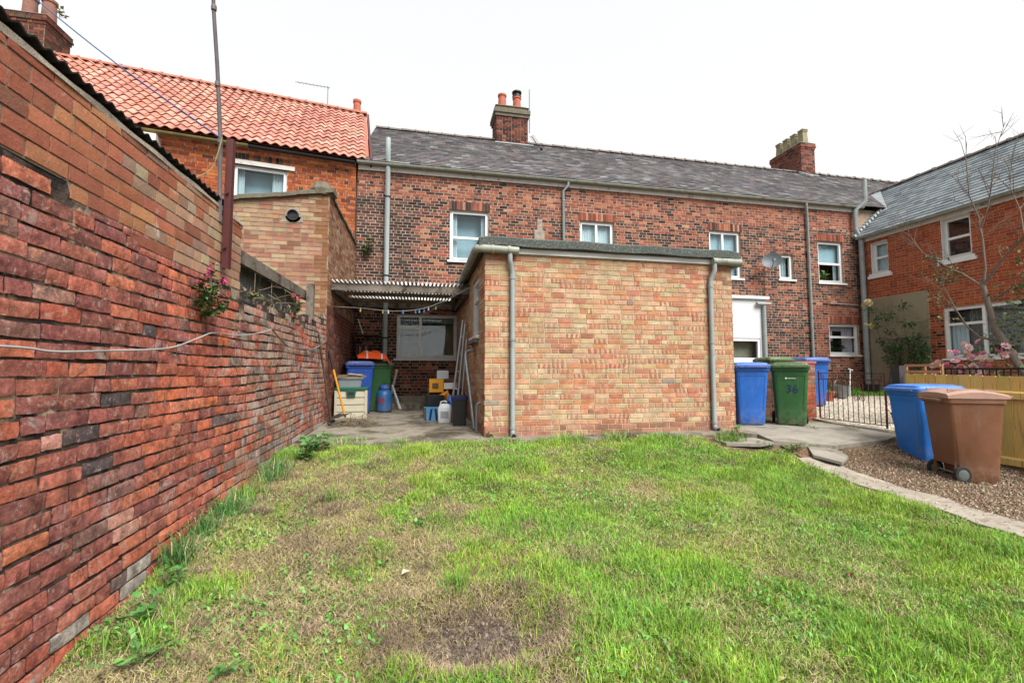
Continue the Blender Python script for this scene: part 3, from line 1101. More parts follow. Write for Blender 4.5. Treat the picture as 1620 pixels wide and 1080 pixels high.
# ------------------------------------------------------------------ the pantiled house on the left
th = R(8.7)
RD, RN = Vector((-math.cos(th), -math.sin(th), 0)), Vector((math.sin(th), -math.cos(th), 0))
RHO = Vector((-1.62, 11.38, 0))
RED = thing('pantiled_house', 'orange brick house with red clay pantile roof left of the slate terrace', 'house', (-5.5, 11.5, .2))
FH = Fr(RHO, RD, RN)
wr = (1.56, 2.68, 4.85, 5.70)
mb = MB()
core(mb, FH, .02, 8.6, .2, 6.15, [wr])
b0 = FH.P(.02, 0, -6)
for a, b in ((FH.P(.02, .2, -.23), FH.P(.02, .2, -6)), (FH.P(8.6, .2, -.23), FH.P(8.6, .2, -6)), (FH.P(8.6, .2, -6), FH.P(.02, .2, -6))):
    mb.bar(a + Vector((0, 0, 2.97)), b + Vector((0, 0, 2.97)), .12, 5.9)
RW = mb.build('wall', M['mortar_main'], RED)
rpal = [(A('b3623a'), 3), (A('a65434'), 3), (A('bd7040'), 2), (A('8a4a38'), 1.2), (A('6e4038'), .5)]
bk = MB()
courses(bk, FH, lay(.02, 8.6, 3.2, 6.12, .0765, .011, 'garden', [wr, (1.5, 2.75, 5.7, 5.98)]), lambda s, t, h, r: pick(rpal, v=.15), .007)
soldiers(bk, FH, 1.5, 2.75, 5.82, .15, lambda k, n: pick(rpal + drk, v=.2), .08)
ob = bk.build('brickwork', M['mainbrick'], RW)
ob['kind'] = 'stuff'
mb = MB()
FH.box(mb, 1.40, 2.80, 5.70, 5.80, -.05, .03)
mb.build('lintel', M['fascia'], RED)
window(RED, FH, *wr, [(0, 1, 0, 1)], drape=[(.06, .3, 0, 1, 'curtain', 'curtain', .1, 5), (.82, .95, 0, 1, 'curtain', 'curtain', .1, 3), (0, 1, 0, 1, 'blind', 'blind', .3, 2, .003)])
mb = MB()
gutter(mb, FH.P(2.35, 6.08, .22), FH.P(8.6, 6.08, .22), .06)
mb.build('gutter', pm('mossy_gutter', A('8f8250'), .8, .4, 6), RED, smooth=50)
mb = MB()
gutter(mb, FH.P(.05, 6.08, .2), FH.P(2.35, 6.08, .2), .06)
mb.build('gutter', M['bitumen'], RED, smooth=50)
mb = MB()
FH.box(mb, 4.05, 4.75, 5.55, 5.98, .02, .3)
mb.build('boxed_eaves', M['fascia'], RED)
pt = RN * -3.2 + Vector((0, 0, 2.95))
FP = Fr(FH.P(0, 6.16, .2), RD, RN * 2.95 + Vector((0, 0, 3.2)), pt)
PL = pt.length
mb = MB()
mb.face([FP.P(-.28, .03, -.02), FP.P(8.5, .03, -.02), FP.P(8.5, PL, -.02), FP.P(-.28, PL, -.02)])
rr_ = FP.P(-.28, PL, -.02)
bb = FH.P(-.28, 6.1, -6.2)
mb.face([FP.P(-.28, PL, -.02), FP.P(8.5, PL, -.02), FH.P(8.5, 6.1, -6.2), bb])
mb.face([FP.P(-.26, .05, -.03), FP.P(-.26, PL, -.03), FH.P(-.26, 6.1, -6.2)])
RR = mb.build('roof', M['ridge_red'], RED)
TWD, TG = .212, .30
tm = bpy.data.meshes.new('pantile')


def tile_pts(x0=0, t0=0):
    rows = []
    for tt, dz in ((0, .055), (TG + .04, .02)):
        row = []
        for k in range(9):
            u = k / 8
            row.append((u * (TWD + .01), tt, dz + .026 * math.sin(2 * math.pi * u - .6)))
        rows.append(row)
    lip = [(p[0], p[1], p[2] - .016) for p in rows[0]]
    return [lip] + rows


tp = tile_pts()
tf = [[a * 9 + k, a * 9 + k + 1, (a + 1) * 9 + k + 1, (a + 1) * 9 + k] for a in range(2) for k in range(8)]
tm.from_pydata([(-p[0], p[1], p[2]) for r_ in tp for p in r_], [], tf)
tm.materials.append(M['pantile'])
tm.polygons.foreach_set('use_smooth', [True] * len(tm.polygons))
tm.set_sharp_from_angle(angle=R(50))
tiles = []
for r_ in range(int(PL / TG) + 1):
    for c_ in range(int(8.8 / TWD)):
        s_ = 8.5 - (c_ + 1) * (TWD)
        if s_ < -.30 - .01:
            continue
        tiles.append((s_, r_ * TG))
cam_v = Vector((0, 0, .96))


def seen(s_, t_):
    p = FP.P(s_, t_)
    q = p - cam_v
    if p.x / p.y < -0.88:
        return 1e9
    return q.length


tiles.sort(key=lambda q: seen(*q))
Mx = Matrix((-FP.s, FP.t, FP.n)).transposed().to_4x4()
bk = MB()
for i, (s_, t_) in enumerate(tiles):
    c = pick([(A('cf8f7d', 1.5), 3), (A('c98473', 1.5), 3), (A('d49d8b', 1.5), 2), (A('b97868', 1.5), 1)], v=.07)
    dj = rng.uniform(-.005, .005)
    if i < 300:
        ob = bpy.data.objects.new('pantile', tm)
        put(ob, RR, FP.P(s_, t_, dj))
        ob.rotation_euler = Mx.to_euler()
        ob.color = (c[0], c[1], c[2], 1)
    else:
        P = [FP.P(s_ + p[0], t_ + p[1], p[2] + dj) for r2 in tp for p in r2]
        i0 = len(bk.V)
        bk.V += [tuple(p) for p in P]
        bk.F += [[q + i0 for q in f] for f in tf]
        bk.C += [(c[0], c[1], c[2], 1)] * len(tf)
ob = bk.build('remaining_pantiles', M['pantile_a'], RR, smooth=50)
ob['kind'] = 'stuff'
mb = MB()
s_ = -.3
while s_ < 8.4:
    c0 = FP.P(0, PL, .03)
    for a0, b0_, r_ in ((s_, s_ + .40, .12), (s_ + .40, s_ + .45, .14)):
        mb.loft([[FP.P(q, PL, 0) + (RN * math.cos(a) + Vector((0, 0, .85)) * math.sin(a)) * r_ for a in [math.pi * k / 6 for k in range(7)]] for q in (a0, b0_)], False, closed=False)
    s_ += .455
ob = mb.build('ridge_tiles', M['ridge_red'], RR, smooth=40)
ob['kind'] = 'stuff'
mb = MB()
mb.bar(FP.P(-.33, .0, -.06), FP.P(-.33, PL, -.06), .05, .22, up=tuple(FP.n))
mb.build('verge_board', M['brownsteel'], RR)
rc = FH.P(7.9, 0, -3.1)
st = stack(RED, rc.x - .45, rc.x + .45, rc.y - .35, rc.y + .45, 8.6, 9.95, [(A('74483e'), 3), (A('5d413a'), 2.4), (A('86584a'), 1.5), (A('5c5446'), 1.6)], 'mainbrick', 'mortar_main', True)
pot(st, rc.x - .16, rc.y, 10.02, .62, .15, 'pot_brown')
pot(st, rc.x + .26, rc.y, 10.02, .58, .15, 'pot_brown')
e = FH.P(.55, 9.1, -3.4)
pot(RED, e.x + .55, e.y, 9.1, .62, .12, 'pot_red')
mb = MB()
m0 = FH.P(.9, 9.0, -3.4)
mb.tube([m0, m0 + Vector((0, 0, 1.05))], .014, 6)
top = m0 + Vector((0, 0, 1.02))
mb.tube([top + Vector((.06, 0, 0)), top + Vector((-1.0, .1, .12))], .01, 6)
for k in range(9):
    c = top + Vector((-1.0, .1, .12)) * (k / 9)
    mb.tube([c + Vector((0, -.12, -.03)), c + Vector((0, .12, .03))], .005, 5)
solo(mb, 'television_aerial', M['galv'], 'thin grey television aerial on the ridge of the pantile roof', 'aerial')

# ------------------------------------------------------------------ flat roofed extension
EXT = thing('flat_roofed_extension', 'buff and pink brick flat-roofed extension with grey downpipes', 'extension', (2.94, 8.8, 0))
FE = Fr((0, 6.3, 0), (1, 0, 0), (0, -1, 0))
FES = Fr((.91, 0, 0), (0, 1, 0), (-1, 0, 0))
FER = Fr((4.97, 0, 0), (0, 1, 0), (1, 0, 0))
ew = (7.0, 7.85, 1.52, 2.50)
mb = MB()
FE.box(mb, .91, 4.97, -.12, 2.70, -.2, 0)
core(mb, FES, 6.5, 11.39, -.12, 2.70, [ew], .2)
core(mb, FER, 6.5, 11.39, -.12, 2.70, [], .2)
EW = mb.build('wall', M['mortar_ext'], EXT)
epal = [(A('cdb490'), 3.0), (A('d2ad8c'), 3.0), (A('d19f7c'), 3.4), (A('cc8d68'), 2.4), (A('c28066'), 1.8), (A('c6aa82'), 1.4), (A('a5735c'), .35), (A('9a8f84'), .08)]
rowmood = [rng.choice([0, 0, 1, 1, 2]) for _ in range(40)]


def ext_col(s, t, h, r):
    c = pick(epal, v=.10)
    a = 0.0
    m = rowmood[min(max(r, 0), 39)] if t < 2.3 else 0
    if rng.random() < (.07, .32, .6)[m]:
        a = rng.choice([.35, .55, .8])
        c = pick(epal[:3], v=.1)
    if t < .18:
        c = pick([(A('b98672'), 2), (A('a87a63'), 2), (A('c59a7c'), 1)], v=.12)
        a *= .4
    return (c[0], c[1], c[2], a)


rects = lay(.903, 4.977, -.07, 2.66, .0752, .0095, 'mixed', (), .213, .1025, wob=.002)
rects = [q for q in rects if q[3] > .0]
rects.sort(key=lambda q: (Vector(((q[0] + q[1]) / 2, 6.3, (q[2] + q[3]) / 2)) - cam_v).length / max(.1, q[1] - q[0]) ** .5)
unit = {}


def unit_brick(key, L, H):
    if key not in unit:
        me = bpy.data.meshes.new('brick')
        mbb = MB()
        Fr((0, 0, 0), (1, 0, 0), (0, -1, 0)).brick(mbb, -L / 2, L / 2, -H / 2, H / 2, .007, (1, 1, 1, 1), .0035)
        me.from_pydata(mbb.V, [], mbb.F)
        me.materials.append(M['extbrick_o'])
        unit[key] = me
    return unit[key]


bk = MB()
for i, (a, b, c, e, r, h) in enumerate(rects):
    col = ext_col((a + b) / 2, (c + e) / 2, h, r)
    if i < 300:
        L = round((b - a) * 100) / 100
        me = unit_brick(L, L, .0655)
        ob = bpy.data.objects.new('brick', me)
        put(ob, EW, ((a + b) / 2, 6.3 - rng.uniform(-.001, .0025), (c + e) / 2))
        ob.scale = ((b - a) / L, 1, (e - c) / .0655)
        ob.rotation_euler = (rng.uniform(-.012, .012), rng.uniform(-.006, .006), 0)
        ob.color = col
    else:
        FE.brick(bk, a, b, c, e, .007 + rng.uniform(-.001, .003), col, .0035)
courses(bk, FES, lay(6.29, 11.39, -.07, 2.66, .0752, .0095, 'stretch', [ew]), ext_col, .007, .003)
courses(bk, FER, lay(6.29, 11.39, -.07, 2.66, .0752, .0095, 'stretch'), ext_col, .007, .003)
ob = bk.build('brickwork', M['extbrick'], EW)
ob['kind'] = 'stuff'
window(EXT, FES, *ew, [(0, 1, 0, .66), (0, 1, .66, 1)], rec=.03, sill=.06)
mb = MB()
FES.box(mb, 6.95, 7.9, 1.40, 1.462, -.02, .09)
mb.build('tile_sill', M['ridge'], EXT)
mb = MB()
mb.box((.82, 6.20, 2.74), (5.02, 11.395, 2.80))
mb.box((.87, 6.28, 2.70), (5.02, 11.395, 2.738))
mb.build('roof', M['underlay'], EXT)
mb = MB()
pr = [(6.19, 2.745), (6.165, 2.75), (6.165, 2.86), (6.20, 2.885), (6.32, 2.86), (11.39, 2.84), (11.39, 2.745)]
n_ = 24
mb.loft([[(.80 + (5.04 - .80) * k / n_, y + .006 * math.sin(k * 1.9), z + .008 * math.sin(k * .9) - (.02 if k in (0, n_) else 0)) for y, z in pr] for k in range(n_ + 1)])
mb.build('felt_roofing', M['felt'], EXT, smooth=30)
mb = MB()
mb.box((1.34, 6.255, 2.664), (4.60, 6.290, 2.742))
mb.build('fascia_board', M['white'], EXT)
mb = MB()
mb.box((.80, 6.22, 2.665), (.86, 11.38, 2.735))
mb.build('side_fascia', M['darkwood'], EXT)
mb = MB()
mb.tube([(.77, 11.3, 2.70), (.77, 6.30, 2.70), (.79, 6.22, 2.70), (.86, 6.20, 2.70), (1.38, 6.20, 2.69)], .058, 12)
for y in (9.8, 8.6, 7.4):
    mb.lathe((.77, y, 2.70), [(.066, -.03), (.066, .03)], 12, axis=(0, 1, 0))
for x in (1.0, 1.24):
    mb.lathe((x, 6.2, 2.695), [(.066, -.02), (.066, .02)], 12, axis=(1, 0, 0))
mb.build('gutter', M['gutter'], EXT, smooth=50)
mb = MB()
mb.tube([(4.56, 6.2, 2.70), (5.07, 6.2, 2.70), (5.11, 6.26, 2.70), (5.11, 11.3, 2.70)], .058, 12)
mb.build('gutter', M['gutter'], EXT, smooth=50)


def ext_pipe(x, dx):
    p = pipe(EXT, [(x + dx, 6.2, 2.66), (x + dx, 6.2, 2.55), (x + dx * .7, 6.215, 2.5), (x + dx * .2, 6.245, 2.42), (x, 6.245, 2.36), (x, 6.245, .10), (x, 6.225, .04), (x, 6.17, .02)], .037, 'pipe', 'downpipe', [(x, 6.245, 2.3), (x, 6.245, 1.40), (x, 6.245, .14)])
    b = MB()
    b.lathe((x, 6.205, .035), [(.043, -.035), (.043, .05), (.034, .05), (.034, -.01)], 12, axis=(0, -1, -.25))
    b.build('shoe', M['galv'], p, smooth=40)
    b = MB()
    b.lathe((x, 6.165, .032), [(.033, 0), (.033, .012)], 12, axis=(0, -1, -.25))
    b.build('shoe_mouth', M['black'], p)


ext_pipe(1.30, -.045)
ext_pipe(4.55, .05)

# ------------------------------------------------------------------ outbuilding left of the lean-to
ANX = thing('brick_outbuilding', 'tall buff brick outbuilding with a black flue hole, behind the garden wall', 'outbuilding', (-2.9, 9.8, 0))
FA = Fr((0, 8.1, 0), (1, 0, 0), (0, -1, 0))
FAS = Fr((-1.6, 0, 0), (0, 1, 0), (1, 0, 0))


def atop(s):
    return 4.08 + (s + 1.6) * .16


mb = MB()
mb.loft([[(-4.3, y, -.05), (-1.6, y, -.05), (-1.6, y, atop(-1.6)), (-4.3, y, atop(-4.3))] for y in (8.1, 8.32)])
mb.box((-1.82, 8.32, -.05), (-1.6, 11.36, 4.04))
mb.box((-4.3, 8.32, -.05), (-4.1, 11.0, 3.6))
AW = mb.build('wall', M['mortar_annex'], ANX)
apal = [(A('b99a7e'), 3), (A('b58a70'), 3), (A('ab7a66'), 2.4), (A('bca585'), 1.3), (A('9a6c5a'), 1.2)]
bk = MB()
rc_ = []
for q in lay(-4.3, -1.592, .0, 4.2, .0755, .010, 'mixed'):
    m = atop((q[0] + q[1]) / 2) - .01
    if q[2] < m - .02:
        rc_.append((q[0], q[1], q[2], min(q[3], m), q[4], q[5]))


def acol(s, t, h, r):
    if s > -1.75:
        return pick([(A('96694a'), 2), (A('a57a5c'), 1)])
    return pick(apal, v=.14)


courses(bk, FA, rc_, acol, .006)
spal = [(A('a98368'), 3), (A('a0745c'), 3), (A('b59478'), 2), (A('8c6250'), 1.5)]
courses(bk, FAS, lay(8.1, 11.36, .05, 4.02, .0755, .010, 'mixed'), lambda s, t, h, r: pick(spal if t > 2.1 else [(A('8a5044'), 3), (A('70463e'), 2), (A('9a6a58'), 1)], v=.14), .004)
ob = bk.build('brickwork', M['annexbrick'], AW)
ob['kind'] = 'stuff'
mb = MB()
k = 0
s = -1.52
while s > -4.3:
    z0, z1 = atop(s), atop(s - .3)
    mb.loft([[(s, y, z0 - .01 + h) for y, h in ((8.03, -.02), (8.03, .05), (8.2, .10), (8.36, .05), (8.36, -.02))], [(s - .3, y, z1 - .01 + h + .012 * math.sin(k * 2)) for y, h in ((8.03, -.02), (8.03, .05), (8.2, .10), (8.36, .05), (8.36, -.02))]])
    s -= .3
    k += 1
mb.lathe((-1.74, 8.18, 4.02), [(.17, 0), (.19, .1), (.14, .22), (.05, .26)], 9)
mb.build('coping', M['flaunch'], ANX, smooth=30)
mb = MB()
mb.loft([[(x, 8.36 + (11.3 - 8.36) * k / 14, z + .012 * math.sin(k * 2.3)) for x, z in ((-1.86, 4.03), (-1.56, 4.03), (-1.56, 4.07), (-1.72, 4.13), (-1.86, 4.1))] for k in range(15)])
mb.build('side_coping', M['flaunch'], ANX, smooth=30)
mb = MB()
mb.face([(-1.7, 8.25, 4.05), (-4.4, 8.25, 3.62), (-4.4, 11.2, 3.62), (-1.7, 11.2, 4.05)])
mb.build('roof', M['felt'], ANX)
mb = MB()
FA.box(mb, -2.36, -2.02, 3.50, 3.60, 0, .012)
mb.lathe((-2.18, 8.1, 3.62), [(.13, -.01), (.13, .012)], 16, axis=(0, -1, 0))
mb.build('mortar_patch', M['mortar_pale'], ANX)
mb = MB()
mb.lathe((-2.18, 8.1, 3.62), [(.095, -.05), (.095, .05), (.08, .05), (.075, .012)], 18, axis=(0, -1, 0))
fl = mb.build('flue', M['black'], ANX, smooth=40)

# ------------------------------------------------------------------ old garden wall on the left
WALL = thing('garden_wall', 'weathered red brick garden wall running along the left of the lawn', 'wall', (-1.7, 4.2, -.3))
FL = Fr((-1.6, 0, 0), (0, 1, 0), (1, 0, 0))
Y0, Y1 = .2, 8.1


def bound(y):
    return float(np.interp(y, [0, 2.3, 2.7, 3.2, 4.2, 4.45, 5.5, 6.6, 7.2, 8.1], [1.82, 1.78, 1.71, 1.66, 1.61, 1.6, 1.66, 1.72, 1.80, 1.95]))


def upz(y):
    """height of the bed joint where the newer courses start"""
    b_ = bound(y)
    return 1.60 + .0785 * math.ceil((b_ - 1.60 - .01) / .0785) if y < 4.36 else b_


mb = MB()
n_ = 160
for d0, d1 in ((-.24, -.006),):
    rings = []
    for k in range(n_ + 1):
        y = Y0 + (Y1 - Y0) * k / n_
        zt = upz(y) - .012
        wob = .01 * math.sin(y * 3) + .012 * math.sin(y * 7.7)
        rings.append([(-1.6 + d0, y, -.7), (-1.6 + d1 - .004, y, -.7), (-1.6 + d1, y, zt + wob), (-1.6 + d0, y, zt + wob)])
    mb.loft(rings)
WC = mb.build('old_core', M['mortar_old'], WALL)
mb = MB()
mb.loft([[(-1.84, y, upz(y) - .01), (-1.606, y, upz(y) - .01), (-1.606, y, 2.26), (-1.62, y, 2.31), (-1.84, y, 2.31)] for y in np.linspace(Y0, 4.355, 120)])
mb.build('upper_core', M['mortar_pale'], WALL)


def old_brick(name, y0, y1, z0, z1, col, parent, mbj=None, depth=0.0, rough=1.0, seed=0, nx_=4, nz_=3):
    """one worn brick: rounded, chipped face"""
    r = random.Random(seed)
    own = mbj is None
    mb = MB() if own else mbj
    j = lambda a: r.uniform(-a, a)
    er = [[0] * (nx_ + 1) for _ in range(nz_ + 1)]
    chip = r.random()
    cx, cz = r.random() * nx_, r.choice([0, nz_])
    g = []
    for b in range(nz_ + 1):
        row = []
        for a in range(nx_ + 1):
            u, w = a / nx_, b / nz_
            edge = (a in (0, nx_)) + (b in (0, nz_))
            d = depth + j(.0016) * rough - edge * .0016 * rough
            if chip < .28:
                q = math.hypot(a - cx, (b - cz) * 1.3)
                d -= max(0, 1.4 - q) * .006 * rough
            yy = y0 + (y1 - y0) * u + (j(.004) * rough)
            zz = z0 + (z1 - z0) * w + (j(.0028) * rough)
            row.append(mb.v((-1.6 + d, yy, zz)))
        g.append(row)
    for b in range(nz_):
        for a in range(nx_):
            mb.F.append([g[b][a], g[b][a + 1], g[b + 1][a + 1], g[b + 1][a]])
            mb.C.append(col)
    ringi = g[0][:] + [g[b][nx_] for b in range(1, nz_ + 1)] + g[nz_][-2::-1] + [g[b][0] for b in range(nz_ - 1, 0, -1)]
    bk_ = []
    for i in ringi:
        x_, yy, zz = mb.V[i]
        bk_.append(mb.v((-1.645, yy + (.003 if yy < (y0 + y1) / 2 else -.003), zz + (.002 if zz < (z0 + z1) / 2 else -.002))))
    m = len(ringi)
    for k in range(m):
        mb.F.append([ringi[k], bk_[k], bk_[(k + 1) % m], ringi[(k + 1) % m]])
        mb.C.append(col)
    if own:
        return mb.build(name, M['oldbrick'] if rough > .5 else M['newbrick'], parent, smooth=24)


opal = [(A('8f574d', 1.1), 3), (A('86524b', 1.1), 3), (A('7e4f4a', 1.1), 2.6), (A('985c4e', 1.1), 2.4), (A('a6614e', 1.1), 1.4), (A('795650', 1.1), 1.4), (A('6c5c5a', 1.1), .35), (A('a87c70', 1.1), .3), (A('524849', 1.1), .3)]
opal2 = [(A('a85f4b', 1.12), 3), (A('9f5847', 1.12), 3), (A('b26a52', 1.12), 2), (A('93564b', 1.12), 2.4), (A('bd6a4c', 1.12), .8)]
upal = [(A('a2664e', 1.2), 3), (A('985d4b', 1.2), 3), (A('ae7858', 1.2), 1.6), (A('8a5a4b', 1.2), 1.3)]
upal2 = [(A('aa8a70', 1.2), 3), (A('a37c66', 1.2), 2.5), (A('97786a', 1.2), 2), (A('a09078', 1.2), 1.4), (A('a8755f', 1.2), 1)]
fpal = [(A('95705c', 1.2), 3), (A('8a5d4c', 1.2), 3), (A('a08674', 1.2), 2), (A('7a6a60', 1.2), 2), (A('a8553c', 1.2), 1.2)]
allb = []
z = -.62
r_ = 0
while z < 2.0:
    ch = .0815 + rng.uniform(-.004, .004)
    y = Y0 + rng.uniform(-.12, 0)
    while y < Y1:
        ln = .225 if rng.random() < .68 else .112
        ln *= rng.uniform(.92, 1.06)
        a, b = y, min(y + ln, Y1 - .005)
        y += ln + rng.uniform(.010, .018)
        ym = (a + b) / 2
        if b - a < .05 or b > Y1:
            continue
        wv_ = .012 * math.sin(ym * 1.7 + r_ * .2) + .006 * math.sin(ym * 4.3 + r_)
        top = upz(ym) - .008
        if z + wv_ > top - .03:
            continue
        wv = .012 * math.sin(ym * 1.7 + r_ * .2) + .006 * math.sin(ym * 4.3 + r_)
        z0 = z + wv
        z1 = z + ch - rng.uniform(.011, .018) + wv
        z1 = min(z1, top)
        if z1 < float(zg(-1.6, ym)) - .1:
            continue
        if ym > 4.4 and z1 > top - .12 and rng.random() < .3:
            continue
        far = min(1, max(0, (ym - 4.1) / .8))
        warm = min(.75, max(.12, (ym - 2.3) / 1.6 * .75)) * (1.15 if z0 < 1.1 else .75)
        cl = pick(fpal if rng.random() < far * .8 else opal2 if rng.random() < warm else opal, v=.13, hue=.04)
        if z1 < float(zg(-1.6, ym)) + .16 and rng.random() < .22:
            cl = (*jit(A('b3aaa0'), .15), 0)
        allb.append((a, b, z0, z1, cl, rng.uniform(-.0005, .006), 1.0 * (1 - .4 * far)))
    z += ch
    r_ += 1
# upper, newer courses
z = 1.60
r_ = 0
while z < 2.26:
    y = Y0 - (r_ % 2) * .115
    while y < 4.35:
        ln = .217
        if r_ % 4 == 2:
            ln = .104
        a, b = y, min(y + ln, 4.36)
        y += ln + .011
        ym = (a + b) / 2
        if z + .002 < upz(ym) or b - a < .04:
            continue
        mixp = min(1, max(0, (ym - 2.5) / 1.2)) * (1 if z < 2.05 else .5)
        cl = pick(upal2 if rng.random() < mixp else upal, v=.15)
        allb.append((a, b, z, min(z + .068, 2.262), cl, rng.uniform(-.002, .003), .3))
    z += .0785
    r_ += 1


def near(q):
    p = Vector((-1.6, (q[0] + q[1]) / 2, (q[2] + q[3]) / 2)) - cam_v
    if (q[0] + q[1]) / 2 < 1.95:
        return 99
    return p.length / (q[1] - q[0]) ** .5


allb.sort(key=near)
joined_old, joined_new, joined_far = MB(), MB(), MB()
for i, q in enumerate(allb):
    if i < 300:
        old_brick('brick', q[0], q[1], q[2], q[3], q[4], WALL, None, q[5], q[6], i)
    else:
        old_brick('brick', q[0], q[1], q[2], q[3], q[4], WALL, joined_new if q[6] <= .5 else joined_far if q[0] > 4.15 + .35 * math.sin(q[2] * 5) else joined_old, q[5], q[6], i)
for j_, mt in ((joined_old, 'oldbrick'), (joined_new, 'newbrick'), (joined_far, 'farbrick')):
    ob = j_.build('remaining_bricks', M[mt], WALL, smooth=24)
    ob['kind'] = 'stuff'
mb = MB()
mb.loft([[(-1.85, y, 2.262), (-1.595 + .006 * math.sin(y * 9), y, 2.262), (-1.60, y, 2.295 + .006 * math.sin(y * 13)), (-1.64, y, 2.325), (-1.85, y, 2.325)] for y in np.linspace(Y0, 4.36, 40)])
mb.build('mortar_fillet', M['mortar_pale'], WALL, smooth=40)

# corrugated bitumen roof that starts on top of the wall
mb = MB()
ra, rb, rc2, rd2 = [], [], [], []
for k in range(500):
    y = Y0 + (4.1 - Y0) * k / 499
    w = .010 * math.sin(2 * math.pi * y / .078)
    ra.append((-1.585, y, 2.338 + w))
    rb.append((-3.4, y, 2.12 + w))
    rc2.append((-1.587, y, 2.330 + w))
    rd2.append((-3.4, y, 2.10 + w))
mb.loft([rd2, rc2, ra, rb], False, closed=False)
mb.c = (1, 1, 1, 1)
solo(mb, 'corrugated_shed_roof', M['bitumen'], 'black wavy bitumen sheet roof edge along the top of the garden wall', 'roof', smooth=60)

# old shed side behind the low part of the wall
SHD = thing('old_shed', 'low weathered timber and tin shed behind the lower garden wall', 'shed', (-2.1, 5.9, 1.2))
mb = MB()
mb.bar((-1.74, 4.38, 2.055), (-1.74, 7.35, 2.10), .05, .13)
mb.build('rail', M['oldwood'], SHD)
mb = MB()
mb.bar((-1.86, 4.38, 2.13), (-1.86, 7.45, 2.18), .2, .03)
mb.build('roof_board', M['darkwood'], SHD)
for k in range(5):
    mb = MB()
    y0 = 4.5 + k * .6
    rr1, rr2 = [], []
    for q in range(33):
        y = y0 + .58 * q / 32
        rr1.append((-1.93 + .012 * math.sin(2 * math.pi * q / 5.3), y, 1.2))
        rr2.append((-1.93 + .012 * math.sin(2 * math.pi * q / 5.3), y, 2.11))
    mb.loft([rr1, rr2], False, closed=False)
    mb.build('tin_sheet', M['galv'], SHD, smooth=60)
mb = MB()
mb.bar((-1.64, 7.12, 1.72), (-1.64, 7.12, 2.26), .10, .10)
solo(mb, 'wooden_post', M['oldwood'], 'short grey wooden post standing on the old wall beside the outbuilding', 'post')

# steel post and pole on the wall, with cables
mb = MB()
for x0, y0, x1, y1 in ((-1.585, 3.93, -1.535, 3.938), (-1.585, 3.938, -1.577, 3.985), (-1.543, 3.938, -1.535, 3.985)):
    mb.box((x0, y0, 1.78), (x1, y1, 2.86))
for zz in (1.95, 2.4):
    mb.lathe((-1.56, 3.92, zz), [(.012, 0), (.012, .012)], 8, axis=(0, -1, 0))
solo(mb, 'steel_post', M['brownsteel'], 'dark red-brown steel channel post bolted upright to the garden wall', 'post')
mb = MB()
mb.tube([(-1.60, 3.90, 2.15), (-1.60, 3.86, 2.8), (-1.60, 3.75, 3.35), (-1.605, 3.66, 3.75), (-1.62, 3.60, 4.5)], [.017, .017, .015, .014, .013], 8)
for zz, yy in ((2.78, 3.86), (3.2, 3.775), (3.74, 3.66)):
    mb.lathe((-1.603, yy, zz), [(.019, 0), (.021, .02), (.018, .04)], 8)
solo(mb, 'aerial_pole', pm('grey_steel_pole', A('6f6a6c'), .6, .3, 12, spot=(A('5a4038'), .56, .7, 9)), 'tall thin grey pole rising from the wall against the sky', 'pole', smooth=40)


def cable(name, pts, r, mat, label, sub_=6, cat='cable'):
    P = [Vector(p) for p in pts]
    out = []
    for i in range(len(P) - 1):
        p0, p1, p2_, p3 = P[max(i - 1, 0)], P[i], P[i + 1], P[min(i + 2, len(P) - 1)]
        for k in range(sub_):
            t = k / sub_
            out.append(.5 * ((2 * p1) + (p2_ - p0) * t + (2 * p0 - 5 * p1 + 4 * p2_ - p3) * t * t + (3 * p1 - p0 - 3 * p2_ + p3) * t ** 3))
    out.append(P[-1])
    mb = MB()
    mb.tube(out, r, 6)
    return solo(mb, name, mat, label, cat, smooth=60)


cable('overhead_cable', [(-1.60, 3.84, 2.82), (-2.6, 4.0, 3.55), (-3.86, 4.24, 4.62), (-5.62, 4.6, 6.2)], .005, pm('blue_cable', A('3f6ea8'), .5), 'thin blue overhead cable stretching from the pole to the upper left')
cable('hanging_wire', [(-1.58, 3.84, 2.82), (-1.57, 3.74, 2.62), (-1.6, 3.72, 2.5), (-1.62, 3.55, 2.36)], .004, pm('yellow_wire', A('8f8350'), .6), 'dull yellow wire hanging from the pole onto the wall')
cable('wall_cable', [(-1.56, 1.2, 1.03), (-1.555, 2.03, 1.05), (-1.555, 2.29, 1.04), (-1.555, 2.66, 1.06), (-1.555, 3.18, 1.10), (-1.555, 3.55, 1.19), (-1.555, 3.78, 1.245), (-1.555, 4.2, 1.26), (-1.555, 4.6, 1.30), (-1.555, 5.08, 1.38)], .0055, pm('white_cable', A('b4b6b8'), .5), 'white cable fixed along the face of the garden wall')
cable('slack_hose', [(-1.555, 5.12, 1.40), (-1.55, 5.45, 1.3), (-1.55, 5.8, 1.24), (-1.55, 6.6, 1.25), (-1.55, 7.2, 1.30), (-1.55, 7.9, 1.46)], .009, pm('grey_hose', A('8a8680'), .6), 'slack grey hose sagging across the far end of the old wall')

